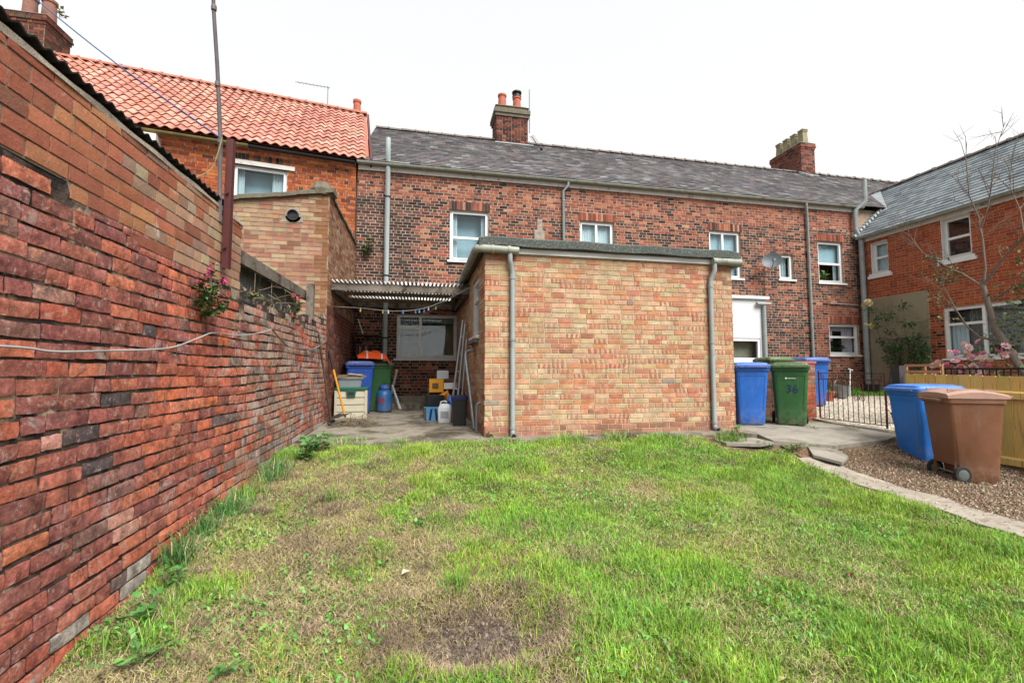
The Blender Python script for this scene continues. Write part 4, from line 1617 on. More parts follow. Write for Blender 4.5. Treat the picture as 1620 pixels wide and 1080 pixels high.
# ------------------------------------------------------------------ lean-to canopy
CAN = thing('lean_to_canopy', 'weathered timber lean-to with corrugated plastic roof over the yard', 'canopy', (-.3, 9.9, 2.4))
for i, (y, z0, z1, m) in enumerate(((8.40, 2.40, 2.535, 'oldwood'), (9.45, 2.485, 2.56, 'darkwood'), (10.6, 2.525, 2.605, 'darkwood'), (11.33, 2.50, 2.64, 'oldwood'))):
    mb = MB()
    mb.box((-1.585, y - .03, z0), (.895, y + .03, z1))
    mb.build('beam' if i < 3 else 'wall_plate', M[m], CAN)
for x in (-1.55, .86):
    mb = MB()
    mb.bar((x, 8.44, 2.42), (x, 11.3, 2.50), .06, .12)
    mb.build('side_rail', M['darkwood'], CAN)
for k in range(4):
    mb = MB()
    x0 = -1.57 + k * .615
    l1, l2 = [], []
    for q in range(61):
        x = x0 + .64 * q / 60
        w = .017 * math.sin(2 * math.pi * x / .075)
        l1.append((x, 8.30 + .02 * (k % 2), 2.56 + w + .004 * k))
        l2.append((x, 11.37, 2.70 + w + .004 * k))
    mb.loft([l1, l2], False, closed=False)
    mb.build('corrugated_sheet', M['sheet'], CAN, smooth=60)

# ------------------------------------------------------------------ wheelie bins
def rrect(hx, y0, y1, z, rad, n=4):
    pts = []
    for cx, cy, a0 in ((hx - rad, y1 - rad, 0), (-hx + rad, y1 - rad, 90), (-hx + rad, y0 + rad, 180), (hx - rad, y0 + rad, 270)):
        for k in range(n + 1):
            a = R(a0 + 90 * k / n)
            pts.append((cx + rad * math.cos(a), cy + rad * math.sin(a), z))
    return pts


def wheelie_bin(label, loc, rz, body, lid, group, style='flat', number=None, logo=False):
    """front is -y, wheels and hinge at +y"""
    root = thing('wheelie_bin', label, 'bin', (0, 0, 0), group)
    mb = MB()
    mb.loft([rrect(.215, -.25, .12, .012, .05), rrect(.225, -.26, .13, .03, .05), rrect(.232, -.265, .15, .165, .05), rrect(.234, -.268, .262, .20, .05), rrect(.278, -.325, .325, .90, .05), rrect(.280, -.328, .328, .925, .05), rrect(.298, -.348, .35, .93, .045), rrect(.300, -.350, .352, .985, .045), rrect(.285, -.335, .337, .99, .04)])
    if style == 'brown':
        for sx in (-1, 1):
            mb.box((sx * .20 - .012, .23, .06), (sx * .20 + .012, .262, .24))
    bo = mb.build('body', M[body], root, smooth=38)
    mb = MB()
    for sx in (-1, 1):
        mb.tube([(sx * .19, .35, .955), (sx * .19, .41, .965)], .014, 8)
    mb.tube([(-.2, .41, .965), (.2, .41, .965)], .017, 10)
    mb.build('handle', M[body], root, smooth=40)
    mb = MB()
    if style == 'brown':
        n = 9
        for sgn in (1,):
            rings = []
            for k in range(n + 1):
                u = k / n
                y = .36 - .74 * u
                hgt = 1.02 + .06 * math.sin(math.pi * (u * .86 + .1))
                w = .312 - .02 * (u > .97)
                rings.append([(-w, y, .985), (-w, y, hgt - .02), (-w + .03, y, hgt), (-.1, y, hgt + .012), (.1, y, hgt + .012), (w - .03, y, hgt), (w, y, hgt - .02), (w, y, .985)])
            mb.loft(rings)
        mb.box((-.26, -.43, 1.0), (.26, -.372, 1.022))
        lo = mb.build('lid', M[lid], root, smooth=30)
        for q in (((-.17, -.30, 1.052), (.17, -.18, 1.083)), ((-.22, .05, 1.07), (-.20, .30, 1.092)), ((.20, .05, 1.07), (.22, .30, 1.092))):
            mb = MB()
            mb.box(*q)
            mb.build('lid_rib', M[lid], lo)
    else:
        mb.loft([rrect(.306, -.37, .36, .975, .05), rrect(.31, -.375, .362, 1.0, .05), rrect(.31, -.375, .362, 1.022, .05), rrect(.285, -.34, .34, 1.034, .05), rrect(.275, -.33, .33, 1.058, .05), rrect(.20, -.25, .26, 1.075, .06), rrect(.1, -.12, .12, 1.08, .05)])
        mb.box((-.24, -.405, .99), (.24, -.372, 1.006))
        lo = mb.build('lid', M[lid], root, smooth=38)
        mb = MB()
        for sx in (-1, 1):
            mb.tube([(sx * .17 - .05, .365, 1.0), (sx * .17 + .05, .365, 1.0)], .022, 8)
        mb.build('hinge', M[lid], lo, smooth=40)
    mb = MB()
    mb.tube([(-.26, .215, .10), (.26, .215, .10)], .012, 8)
    mb.build('axle', M['galv'], root)
    for sx in (-1, 1):
        mb = MB()
        mb.lathe((sx * .265, .215, .10), [(.07, -.024), (.092, -.024), (.10, -.014), (.10, .014), (.092, .024), (.07, .024)], 22, axis=(1, 0, 0))
        w = mb.build('wheel', M['rubber'], root, smooth=40)
        mb = MB()
        mb.lathe((sx * .265, .215, .10), [(.02, -.03), (.055, -.027), (.071, -.020), (.071, .020), (.055, .027), (.02, .03)], 18, axis=(1, 0, 0))
        mb.build('hub', M['hub'], w, smooth=40)
    # front panel ribs
    mb = MB()
    for sx in (-1, 1):
        mb.loft([[(sx * .18 - .008, -.272, .28), (sx * .18 + .008, -.272, .28), (sx * .18 + .004, -.28, .28)], [(sx * .22 - .008, -.32, .84), (sx * .22 + .008, -.32, .84), (sx * .22 + .004, -.327, .84)]])
    mb.bar((-.225, -.322, .855), (.225, -.322, .855), .012, .012)
    mb.build('rib', M[body], root)
    if number:
        c = bpy.data.curves.new('number', 'FONT')
        c.body = number
        c.size = .19
        c.extrude = .001
        c.align_x = 'CENTER'
        tmp = bpy.data.objects.new('number_curve', c)
        me = bpy.data.meshes.new_from_object(tmp)
        bpy.data.objects.remove(tmp)
        me.materials.append(M['number'])
        ob = bpy.data.objects.new('painted_number', me)
        put(ob, root, (0.02, -.3045, .56))
        ob.rotation_euler = (R(90) - math.atan2(.057, .70) * -1, 0, 0)
    if logo:
        mb = MB()
        mb.c = (1, 1, 1, 1)
        mb.lathe((-.07, -.324, .80), [(.016, 0), (.016, .004)], 10, axis=(0, -1, 0))
        for k in range(6):
            mb.box((-.045 + k * .022, -.3275, .793), (-.03 + k * .022, -.322, .807))
        mb.build('printed_mark', M['white'], root)
    turn(root, loc, rz)
    root.scale = (.84, .84, 1) if style == 'brown' else (.94, .92, 1)
    return root


M['number'] = pm('painted_number', A('22406e'), .7)
GB = 'wheelie bins about the yard'
zb = float(zg(6.6, 4.2)) + .008
wheelie_bin('brown wheelie bin with faded domed lid in front of the timber fence', (6.46, 4.20, -.36), R(66), 'binbrown', 'binbrownlid', GB, 'brown')
wheelie_bin('bright blue wheelie bin half hidden behind the brown bin', (6.90, 4.92, -.315), R(-103), 'binblue3', 'binblue3', GB)
wheelie_bin('blue wheelie bin beside the right corner of the extension', (5.66, 6.86, .018), R(-22), 'binblue', 'binblue', GB)
wheelie_bin('green wheelie bin with the number 36 painted on it', (6.36, 6.66, .018), R(-40), 'bingreen', 'bingreen', GB, number='36', logo=True)
wheelie_bin('blue wheelie bin under the lean-to behind the storage box', (-1.26, 9.80, .07), R(12), 'binblue2', 'binblue2', GB)
wheelie_bin('green wheelie bin under the orange jacket in the lean-to', (-.90, 10.22, .075), R(8), 'bingreen', 'bingreen', GB)
wheelie_bin('green wheelie bin showing only its lid above the low wall', (7.75, 8.55, .17), R(-10), 'bingreen', 'bingreen', GB)
wheelie_bin('tall blue wheelie bin standing behind the brick gate pillar', (8.65, 8.5, .165), R(-12), 'binblue', 'binblue', GB)

# ------------------------------------------------------------------ under the lean-to, left
M['cream'] = pm('cream_plastic', A('cfc7ae'), .6, .08, 6, spot=(A('9f967c'), .62, .8, 4))
M['dkgreen'] = pm('dark_green_plastic', A('24604a'), .55, .1, 6)
SB = thing('storage_box', 'cream plastic garden storage box with green lid beside the outbuilding', 'box', (0, 0, 0))
for i in range(4):
    mb = MB()
    z0 = .03 + i * .132
    mb.loft([[(-.27, -.27, z0), (.27, -.27, z0), (.27, .27, z0), (-.27, .27, z0)], [(-.28, -.28, z0 + .01), (.28, -.28, z0 + .01), (.28, .28, z0 + .01), (-.28, .28, z0 + .01)], [(-.275, -.275, z0 + .126), (.275, -.275, z0 + .126), (.275, .275, z0 + .126), (-.275, .275, z0 + .126)]])
    mb.build('panel', M['cream'], SB)
for sx in (-1, 1):
    mb = MB()
    mb.box((sx * .265 - .022, -.29, 0), (sx * .265 + .022, -.262, .565))
    mb.build('corner_post', M['cream'], SB)
mb = MB()
mb.loft([rrect(.295, -.295, .295, .562, .03), rrect(.298, -.298, .298, .595, .03), rrect(.27, -.27, .27, .615, .03)])
ld = mb.build('lid', M['dkgreen'], SB, smooth=30)
mb = MB()
mb.loft([[(-.09, -.286, .56), (.09, -.286, .56), (.07, -.286, .44), (-.07, -.286, .44)], [(-.09, -.305, .56), (.09, -.305, .56), (.07, -.305, .44), (-.07, -.305, .44)]])
h = mb.build('handle', M['dkgreen'], SB)
mb = MB()
mb.box((-.055, -.309, .475), (.055, -.304, .535))
mb.build('grip_recess', M['black'], h)
turn(SB, (-1.27, 8.98, .02), R(4))
mb = MB()
mb.loft([rrect(.20, -.15, .15, 0, .03), rrect(.225, -.17, .17, .15, .03), rrect(.25, -.19, .19, .155, .03), rrect(.25, -.19, .19, .175, .03)])
ob = solo(mb, 'plastic_tub', pm('grey_tub', A('8d979b'), .5, .08, 6, coord='obj'), 'shallow grey plastic tub on top of the cream storage box', 'tub', smooth=38)
turn(ob, (-1.31, 8.95, .638), R(6))
mb = MB()
mb.box((-.27, -.21, 0), (.25, .2, .025))
mb.box((-.1, -.1, .026), (.22, .14, .045))
mb.bar((-.26, .1, .04), (.2, .16, .05), .06, .03)
ob = solo(mb, 'warped_board', pm('brown_board', A('7f6c5f'), .85, .2, 8), 'brown warped boards lying across the grey tub', 'board')
turn(ob, (-1.29, 8.97, .816), R(10), 0, R(-2))
mb = MB()
mb.box((-.12, -.09, 0), (.13, .09, .012))
ob = solo(mb, 'cardboard_sheet', pm('cardboard', A('b7a583'), .9, .1, 6), 'small folded sheet of beige cardboard on the brown boards', 'cardboard')
turn(ob, (-1.2, 8.88, .868), R(-12), 0, R(8))


def tool(name, label, p, q, r, mat, mat2=None, head=None):
    root = thing(name, label, name.split('_')[-1], q)
    p, q = Vector(p), Vector(q)
    mb = MB()
    a = p + (q - p) * .28 if mat2 else p
    mb.tube([a, q], r, 8)
    mb.build('shaft', mat, root, smooth=60)
    if mat2:
        mb = MB()
        mb.tube([p, a], r * 1.15, 8)
        mb.build('grip', mat2, root, smooth=60)
    if head:
        head(root, p, q)
    return root


def spade_head(root, p, q):
    d = (q - p).normalized()
    mb = MB()
    s = Vector((.9, .35, 0)).normalized()
    rows = []
    for k in range(5):
        u = k / 4
        w = .10 * (1 if u < .7 else 1 - (u - .7) * 1.6)
        c = q + Vector((-.12, -.30, .0)) * u + Vector((0, 0, .07 - .045 * u))
        rows.append([c - s * w + Vector((0, 0, .015)), c, c + s * w + Vector((0, 0, .015)), c + s * w + Vector((0, 0, .009)), c - Vector((0, 0, .006)), c - s * w + Vector((0, 0, .009))])
    mb.loft(rows)
    mb.build('blade', M['iron'], root)


M['yellow'] = pm('yellow_handle', A('e8a01e'), .5, .08, 8)
tool('garden_shovel', 'shovel with yellow handle and dark grip leaning by the storage box', (-1.585, 8.30, 1.30), (-1.28, 8.30, .12), .019, M['yellow'], M['black'], spade_head)


def rake_head(root, p, q):
    mb = MB()
    mb.bar(q + Vector((-.03, -.10, .02)), q + Vector((.03, .1, .02)), .04, .05)
    for k in range(8):
        c = q + Vector((-.03, -.1, 0)) + Vector((.06, .2, 0)) * k / 7
        mb.tube([c, c + Vector((.03, 0, -.05))], .004, 5)
    mb.build('head', M['iron'], root)


tool('long_hoe', 'dark wooden handled garden tool leaning against the end of the wall', (-1.56, 7.35, 1.52), (-1.46, 8.0, .07), .016, M['darkwood'], None, rake_head)
# jacket: crumpled cloth on the green bin
mb = MB()
n1, n2 = 22, 16
grid = []
rj = random.Random(5)
for a in range(n1 + 1):
    row = []
    for b in range(n2 + 1):
        u, v = a / n1 * 2 - 1, b / n2 * 2 - 1
        rr2 = min(1, math.hypot(u, v))
        h = .07 * (1 - rr2 ** 2.2) * (1.2 - .5 * u) + .11 * float(fbm(u * 3 + 9, v * 3 + 4, 77)) * (1 - rr2 * .5) + .03 * math.sin(u * 9 + v * 4) * (1 - rr2)
        if u > .75:
            h -= .10 * (u - .75) * 4
        if v < -.8:
            h -= .06
        row.append(mb.v((u * .33, v * .27, h)))
    grid.append(row)
for a in range(n1):
    for b in range(n2):
        mb.F.append([grid[a][b], grid[a + 1][b], grid[a + 1][b + 1], grid[a][b + 1]])
        mb.C.append((.5, .5, .5, 1) if a in (6, 16) else A('f0591c', 1.35))
M['jacket'] = pm('orange_fabric', (1, 1, 1), .8, .12, 14, .004, 60, 'attr')
ob = solo(mb, 'orange_jacket', M['jacket'], 'crumpled orange high-visibility jacket lying on the bins in the lean-to', 'jacket', smooth=60)
sdm = ob.modifiers.new('thickness', 'SOLIDIFY')
sdm.thickness = .012
turn(ob, (-1.0, 9.98, 1.085), R(10))
GBX = thing('gas_bottle', 'blue gas bottle with red lettering patch standing beside the green bin', 'gas bottle', (0, 0, 0))
mb = MB()
mb.lathe((0, 0, 0), [(.13, 0), (.15, .02), (.16, .06), (.16, .36), (.14, .43), (.09, .47), (.05, .49)], 20)
bd = mb.build('cylinder', plastic('gas_bottle_blue', '2f6fb2'), GBX, smooth=50)
mb = MB()
mb.lathe((0, 0, .49), [(.095, 0), (.10, .02), (.10, .09), (.085, .09), (.08, .01)], 18)
mb.build('collar', M['binblue'], GBX, smooth=50)
mb = MB()
mb.lathe((0, 0, .49), [(.025, 0), (.025, .06), (.035, .06), (.035, .1), (.01, .1)], 10)
mb.build('valve', M['black'], GBX)
mb = MB()
mb.loft([[(.163 * math.sin(a), -.163 * math.cos(a), z) for a in [R(-50 + 8 * k) for k in range(8)]] for z in (.20, .31)], False, closed=False)
mb.build('label_patch', pm('red_patch', A('8d4a56'), .7), GBX)
turn(GBX, (-.74, 9.85, .068), 0)
mb = MB()
mb.bar((-.70, 10.75, .22), (-.52, 10.35, .95), .045, .03)
mb.bar((-.42, 10.2, .09), (-.62, 10.40, .62), .04, .03)
solo(mb, 'white_batten', M['whitepaint'], 'white painted battens leaning behind the gas bottle', 'batten')
# shelf in the dark corner
SH = thing('corner_shelf', 'dark shelf with books and tins in the corner behind the bins', 'shelf', (-1.35, 11.2, 1.2))
for z in (1.25, 1.78):
    mb = MB()
    mb.box((-1.57, 10.95, z), (-.98, 11.36, z + .03))
    mb.build('board', M['darkwood'], SH)
for x in (-1.555, -1.0):
    mb = MB()
    mb.box((x - .015, 10.96, .33), (x + .015, 11.35, 1.249))
    mb.build('upright', M['darkwood'], SH)
for i, (x, w, h, c) in enumerate(((-1.50, .05, .26, '7a3a30'), (-1.43, .05, .24, '9a8f86'), (-1.36, .04, .27, '3a3a44'), (-1.30, .05, .25, '8c8478'), (-1.2, .12, .16, '28303c'))):
    mb = MB()
    mb.box((x, 11.02, 1.282), (x + w, 11.2, 1.282 + h))
    solo(mb, 'paint_tin' if i == 4 else 'book', pm('shelf_item_%s' % c, A(c), .6), ['dark red', 'grey', 'charcoal', 'pale beige', 'navy blue'][i] + (' box' if i == 4 else ' upright book') + ' on the corner shelf behind the bins', 'box' if i == 4 else 'book')
mb = MB()
mb.bar((-1.35, 11.05, 1.82), (-1.47, 11.05, 2.18), .022, .022)
solo(mb, 'white_stick', M['white'], 'thin white stick leaning above the dark corner shelf', 'stick')

# ------------------------------------------------------------------ under the lean-to, right
LAD = thing('folded_ladder', 'folded aluminium ladder and poles leaning on the side of the extension', 'ladder', (.75, 8.1, .02))
for i, (p, q, r) in enumerate((((.56, 8.42, .05), (.80, 8.55, 1.92), .022), ((.66, 8.38, .05), (.84, 8.5, 1.85), .022), ((.74, 8.30, .05), (.86, 8.42, 1.55), .018))):
    mb = MB()
    mb.tube([p, q], r, 8)
    mb.build('stile', M['alu'], LAD, smooth=60)
for k in range(5):
    mb = MB()
    u = .12 + k * .18
    p = Vector((.56, 8.42, .05)).lerp(Vector((.80, 8.55, 1.92)), u)
    q = Vector((.66, 8.38, .05)).lerp(Vector((.84, 8.5, 1.85)), u)
    mb.tube([p, q], .014, 6)
    mb.build('rung', M['alu'], LAD)
mb = MB()
mb.tube([(.84, 6.98, .03), (.80, 7.15, .5), (.74, 7.42, 1.18), (.75, 7.46, 1.24), (.79, 7.44, 1.28), (.88, 7.36, 1.29)], .024, 10)
solo(mb, 'bent_pole', M['galv'], 'bent grey metal pole propped against the corner of the extension', 'pole', smooth=50)
mb = MB()
mb.tube([(.845, 6.72, .03), (.845, 6.72, .38), (.86, 6.72, .45), (.91, 6.72, .47)], .022, 10)
solo(mb, 'waste_pipe', M['galv'], 'short grey waste pipe bending out of the extension side wall', 'pipe', smooth=50)
BB = thing('black_bin', 'tall black plastic box with a dark blue lid beside the ladder', 'bin', (0, 0, 0))
mb = MB()
mb.loft([rrect(.105, -.12, .12, 0, .02), rrect(.13, -.14, .14, .44, .02)])
mb.build('body', M['black'], BB, smooth=38)
mb = MB()
mb.loft([rrect(.14, -.15, .15, .441, .02), rrect(.14, -.15, .15, .49, .02), rrect(.11, -.12, .12, .51, .02)])
mb.build('lid', pm('navy_plastic', A('1f2c55'), .45), BB, smooth=38)
turn(BB, (.66, 7.58, .02), R(-4))
JC = thing('jerrycan', 'white plastic jerrycan on the patio in front of the ladder', 'jerrycan', (0, 0, 0))
M['jerry'] = pm('white_hdpe', A('d4dadd', 1.5), .45, .06, 5)
mb = MB()
mb.loft([rrect(.11, -.085, .085, 0, .03), rrect(.118, -.09, .09, .03, .03), rrect(.118, -.09, .09, .25, .03), rrect(.09, -.06, .06, .31, .03), rrect(.05, -.04, .04, .33, .02)])
mb.build('body', M['jerry'], JC, smooth=45)
mb = MB()
mb.tube([(-.09, 0, .27), (-.07, 0, .36), (.0, 0, .375), (.05, 0, .34)], .014, 8)
mb.build('handle', M['jerry'], JC, smooth=60)
mb = MB()
mb.lathe((.06, 0, .32), [(.028, 0), (.028, .05)], 12)
mb.build('cap', M['black'], JC)
mb = MB()
mb.box((-.07, -.094, .08), (.07, -.0905, .2))
mb.build('paper_label', pm('grey_label', A('a9b0b6'), .7), JC)
turn(JC, (.44, 8.0, .035), R(-8))
mb = MB()
mb.loft([rrect(.13, -.09, .09, 0, .01), rrect(.14, -.10, .10, .24, .01)])
ob = solo(mb, 'blue_bag', plastic('light_blue_bag', '4aa0d8'), 'light blue bag with dark stripes beside the white jerrycan', 'bag', smooth=30)
turn(ob, (.24, 8.28, .04), R(6))
mb = MB()
for x in (-.07, .06):
    mb.loft([[(x - .02 + .03 * k * (1 if x < 0 else -1), -.095 - .0085 * k - .003, .02 + .2 * k), (x + .02 + .03 * k * (1 if x < 0 else -1), -.095 - .0085 * k - .003, .02 + .2 * k)] for k in (0, 1)], False, closed=False)
st2 = mb.build('stripe', pm('navy_stripe', A('1d2f63'), .6), ob, origin=(0, 0, 0))
st2.location = (0, 0, 0)
mb = MB()
mb.loft([rrect(.14, -.11, .11, 0, .02), rrect(.17, -.13, .13, .22, .02), rrect(.155, -.12, .12, .22, .02), rrect(.13, -.1, .1, .03, .02)])
ob = solo(mb, 'black_crate', M['black'], 'open black plastic crate behind the blue bag', 'crate', smooth=30)
turn(ob, (.28, 8.68, .255), R(4))
mb = MB()
mb.box((-.2, -.16, 0), (.2, .16, .205))
ob = solo(mb, 'concrete_block', M['concrete'], 'grey concrete block under the black crate', 'block')
turn(ob, (.28, 8.68, .045), R(4))
PT = thing('power_tool_case', 'yellow and orange power tool in its case behind the black crate', 'tool case', (.36, 9.0, .06))
mb = MB()
mb.box((.18, 8.95, .52), (.46, 9.15, .78))
mb.build('case', M['yellow'], PT)
mb = MB()
mb.box((.24, 8.94, .60), (.36, 8.949, .70))
mb.build('case_label', M['darkwood'], PT)
mb = MB()
mb.tube([(.42, 8.95, .42), (.52, 8.95, .50), (.56, 8.95, .36)], .07, 10)
mb.build('motor', pm('orange_plastic', A('d9891f'), .5), PT, smooth=50)
mb = MB()
mb.box((.15, 8.9, .06), (.62, 9.2, .40))
mb.build('stand', M['darkwood'], PT)
mb = MB()
mb.box((.47, 9.0, .58), (.72, 9.2, .70))
solo(mb, 'white_carton', M['whitepaint'], 'white carton with a dark band beside the yellow tool case', 'carton')
mb = MB()
mb.box((.33, 9.0, .785), (.56, 9.1, .95))
solo(mb, 'grey_panel', M['alu'], 'small grey panel standing on the yellow tool case', 'panel')
mb = MB()
mb.box((.15, 9.2, .0), (.85, 9.6, .57))
solo(mb, 'wooden_chest', M['darkwood'], 'dark wooden chest behind the tools under the lean-to', 'chest')
mb = MB()
mb.lathe((.53, 8.1, .0), [(.0, 0), (.06, .0), (.065, .22), (.03, .27), (.025, .31), (.0, .31)], 12)
ob = solo(mb, 'blue_bottle', M['binblue'], 'small blue plastic bottle between the jerrycan and the black bin', 'bottle', smooth=40)
turn(ob, (.545, 8.25, .19), 0)
mb = MB()
mb.box((.47, 8.17, .03), (.64, 8.33, .188))
solo(mb, 'brick_support', M['ridge_red'], 'clay block under the small blue bottle', 'block')

# washing line and pegs
LINE = [(-1.58, 8.62, 2.13), (-1.1, 8.6, 2.11), (-.5, 8.6, 2.07), (0, 8.55, 2.12), (.4, 8.3, 2.24), (.85, 7.9, 2.45)]
cable('washing_line', LINE, .005, pm('line_cord', A('b9b7ad'), .7), 'pale washing line strung across the lean-to from wall to wall', cat='line')
cable('sagging_line', [(.88, 7.6, 2.40), (.5, 8.0, 2.24), (.1, 8.7, 2.06), (-.4, 9.6, 1.98)], .004, M['galv'], 'second thin washing line sagging towards the kitchen window', cat='line')
for i, (x, z, c, nm) in enumerate(((-1.10, 2.07, 'c9b86a', 'yellow'), (-.70, 2.05, 'a7a04f', 'olive'), (-.60, 2.05, 'd8d8d4', 'white'), (-.33, 2.055, '4aa3d8', 'sky blue'), (-.10, 2.07, '3f8fd0', 'mid blue'), (-.03, 2.08, '5fb0e0', 'pale blue'), (.06, 2.09, '3b9ad6', 'turquoise blue'), (.14, 2.13, 'e3c2cf', 'pink'), (.28, 2.15, 'c2b23c', 'mustard'))):
    mb = MB()
    mb.bar((x - .008, 8.57, z - .035), (x - .003, 8.57, z + .035), .012, .01)
    mb.bar((x + .008, 8.57, z - .035), (x + .003, 8.57, z + .035), .012, .01)
    mb.bar((x - .008, 8.57, z + .01), (x + .008, 8.57, z + .01), .01, .008)
    solo(mb, 'clothes_peg', pm('peg_' + nm.replace(' ', '_'), A(c), .5), nm + ' clothes peg on the washing line in the lean-to', 'peg', 'clothes pegs on the washing line')

# ------------------------------------------------------------------ boundary by the gate
LW = thing('low_brick_wall', 'low wall with grey concrete capping behind the blue and green bins', 'wall', (5.95, 7.6, 0))
F_ = Fr((0, 7.5, 0), (1, 0, 0), (0, -1, 0))
mb = MB()
F_.box(mb, 4.99, 6.9, -.05, 1.0, -.22, 0)
lwc = mb.build('wall', M['mortar_main'], LW)
bk = MB()
courses(bk, F_, lay(4.99, 6.9, 0, 1.0, .0765, .01, 'garden'), lambda s, t, h, r: pick([(A('5e5048'), 2), (A('7a5a4c'), 2), (A('8a6453'), 1)]), .007)
bk.build('brickwork', M['mainbrick'], lwc)['kind'] = 'stuff'
mb = MB()
mb.box((4.99, 7.44, 1.003), (6.9, 7.76, 1.075))
mb.build('capping', M['concrete'], LW)
PIL = thing('brick_gate_pillar', 'square orange-red brick pillar beside the iron gate', 'pillar', (7.12, 7.3, 0))
mb = MB()
mb.box((6.92, 7.10, -.05), (7.36, 7.54, 1.08))
mb.build('mortar_core', M['mortar_pale'], PIL)
M['pilbrick'] = brickmat('pillar_brick', 'attr', .3, [((.5, .42, .34), .62, .8, 6)], None, .004, 60)
for f, L in ((Fr((6.92, 7.10, 0), (1, 0, 0), (0, -1, 0)), .44), (Fr((6.92, 7.54, 0), (0, -1, 0), (-1, 0, 0)), .44)):
    for (a, b, c, e, r, h) in lay(0, L, .0, 1.07, .0775, .011, 'flemish'):
        bk = MB()
        f.brick(bk, a, b, c, e, .008 + rng.uniform(-.003, .004), pick([(A('bf6a4c'), 3), (A('b0583e'), 2), (A('a8806a'), 1.4), (A('8a5244'), 1)], v=.15), .004)
        bk.build('brick', M['pilbrick'], PIL)
mb = MB()
mb.box((6.90, 7.08, 1.083), (7.38, 7.56, 1.125))
mb.build('cap', M['pot_red'], PIL)

GT = thing('iron_gate', 'rusty wrought iron garden gate with scrolls, closing the gravel garden', 'gate', (7.4, 6.4, .02))
gy0, gy1 = 5.84, 7.06
for i, y in enumerate((gy0, gy1)):
    mb = MB()
    mb.bar((7.4, y, .015), (7.4, y, .92 if i == 0 else .94), .022, .022)
    mb.build('stile', M['rust'], GT)
for z in (.06, .79, .90):
    mb = MB()
    mb.bar((7.4, gy0 + .012, z), (7.4, gy1 - .012, z), .010, .014)
    mb.build('rail', M['rust'], GT)
nb = 13
for k in range(1, nb):
    y = gy0 + (gy1 - gy0) * k / nb
    mb = MB()
    mb.tube([(7.4, y, .068), (7.4, y, .782)], .007, 6)
    mb.build('bar', M['rust'], GT, smooth=60)


def spiral(c, r0, turns, flip=1, a0=0):
    out = []
    for k in range(30):
        u = k / 29
        a = a0 + flip * turns * 2 * math.pi * u
        rr3 = r0 * (1 - .78 * u)
        out.append((7.392, c[0] + rr3 * math.cos(a), c[1] + rr3 * math.sin(a)))
    return out


for c, r0, f in (((5.92, .845), .045, 1), ((6.28, .845), .045, -1), ((6.62, .845), .045, 1), ((6.98, .845), .045, -1), ((6.33, .47), .055, 1), ((6.22, .47), .055, -1), ((6.80, .47), .055, 1), ((6.69, .47), .055, -1)):
    mb = MB()
    mb.tube(spiral(c, r0, 1.6, f, math.pi / 2), .005, 5)
    mb.build('scroll', M['rust'], GT, smooth=60)
for yc in (6.275, 6.745):
    mb = MB()
    mb.tube([(7.392, yc - .10, .50), (7.392, yc - .05, .60), (7.392, yc, .72), (7.392, yc + .05, .60), (7.392, yc + .10, .50)], .005, 5)
    mb.build('ornament', M['rust'], GT, smooth=60)
mb = MB()
mb.bar((7.5, 5.70, -.3), (7.5, 5.70, 1.03), .12, .12)
solo(mb, 'dark_gate_post', pm('dark_post', A('4a4348'), .85, .2, 8), 'dark square wooden post between the iron gate and the timber fence', 'post')

FNC = thing('timber_fence', 'new yellow timber board fence behind the blue and brown bins', 'fence', (7.5, 4.3, -.3))
y = 5.60
k = 0
while y > 2.2:
    w = .143 + rng.uniform(-.004, .004)
    mb = MB()
    mb.c = (*jit(A('d3ad62', 1.15), .14, rng, .05), 1)
    zt = .905 - .03 * (5.6 - y) / 1.4 + rng.uniform(-.006, .006)
    mb.box((7.50, y - w + .009, -.20), (7.52, y, zt))
    mb.build('board', M['fencewood'], FNC)
    y -= w
    k += 1
for z0, z1 in ((.615, .715), (-.235, -.135)):
    mb = MB()
    mb.c = (*A('dab66c', 1.15), 1)
    mb.loft([[(7.445, yy, z0 - .03 * (5.6 - yy) / 1.4), (7.498, yy, z0 - .03 * (5.6 - yy) / 1.4), (7.498, yy, z1 - .03 * (5.6 - yy) / 1.4), (7.445, yy, z1 - .02 - .03 * (5.6 - yy) / 1.4)] for yy in (5.62, 2.2)])
    mb.build('rail', M['fencewood'], FNC)
mb = MB()
mb.c = (*A('8a7350'), 1)
mb.box((7.47, 2.2, -.48), (7.51, 5.6, -.27))
mb.build('gravel_board', M['fencewood'], FNC)

RL = thing('iron_railing', 'short black iron railing behind the timber fence and roses', 'railing', (9, 5.4, 0))
for z in (.80, .98):
    mb = MB()
    mb.bar((9, 3.9, z), (9, 6.2, z), .02, .03)
    mb.build('rail', M['iron'], RL)
y = 3.95
while y < 6.18:
    mb = MB()
    mb.tube([(9, y, .02), (9, y, .968)], .011, 6)
    mb.build('bar', M['iron'], RL, smooth=60)
    y += .088
PLT = thing('wooden_planter', 'pinkish timber planter frame behind the fence, below the climbing rose', 'planter', (8.6, 6.2, 0))
for a, b in (((8.6, 6.42, 1.04), (8.6, 5.86, 1.04)), ((8.6, 6.42, .93), (8.6, 5.86, .93))):
    mb = MB()
    mb.bar(a, b, .03, .045)
    mb.build('rail', pm('pink_timber', A('cf9a78'), .8), PLT)
for y in (6.42, 6.12, 5.86):
    mb = MB()
    mb.bar((8.63, y, .02), (8.63, y, 1.06), .03, .04)
    mb.build('upright', pm('pink_timber_upright', A('c8946f'), .8), PLT)

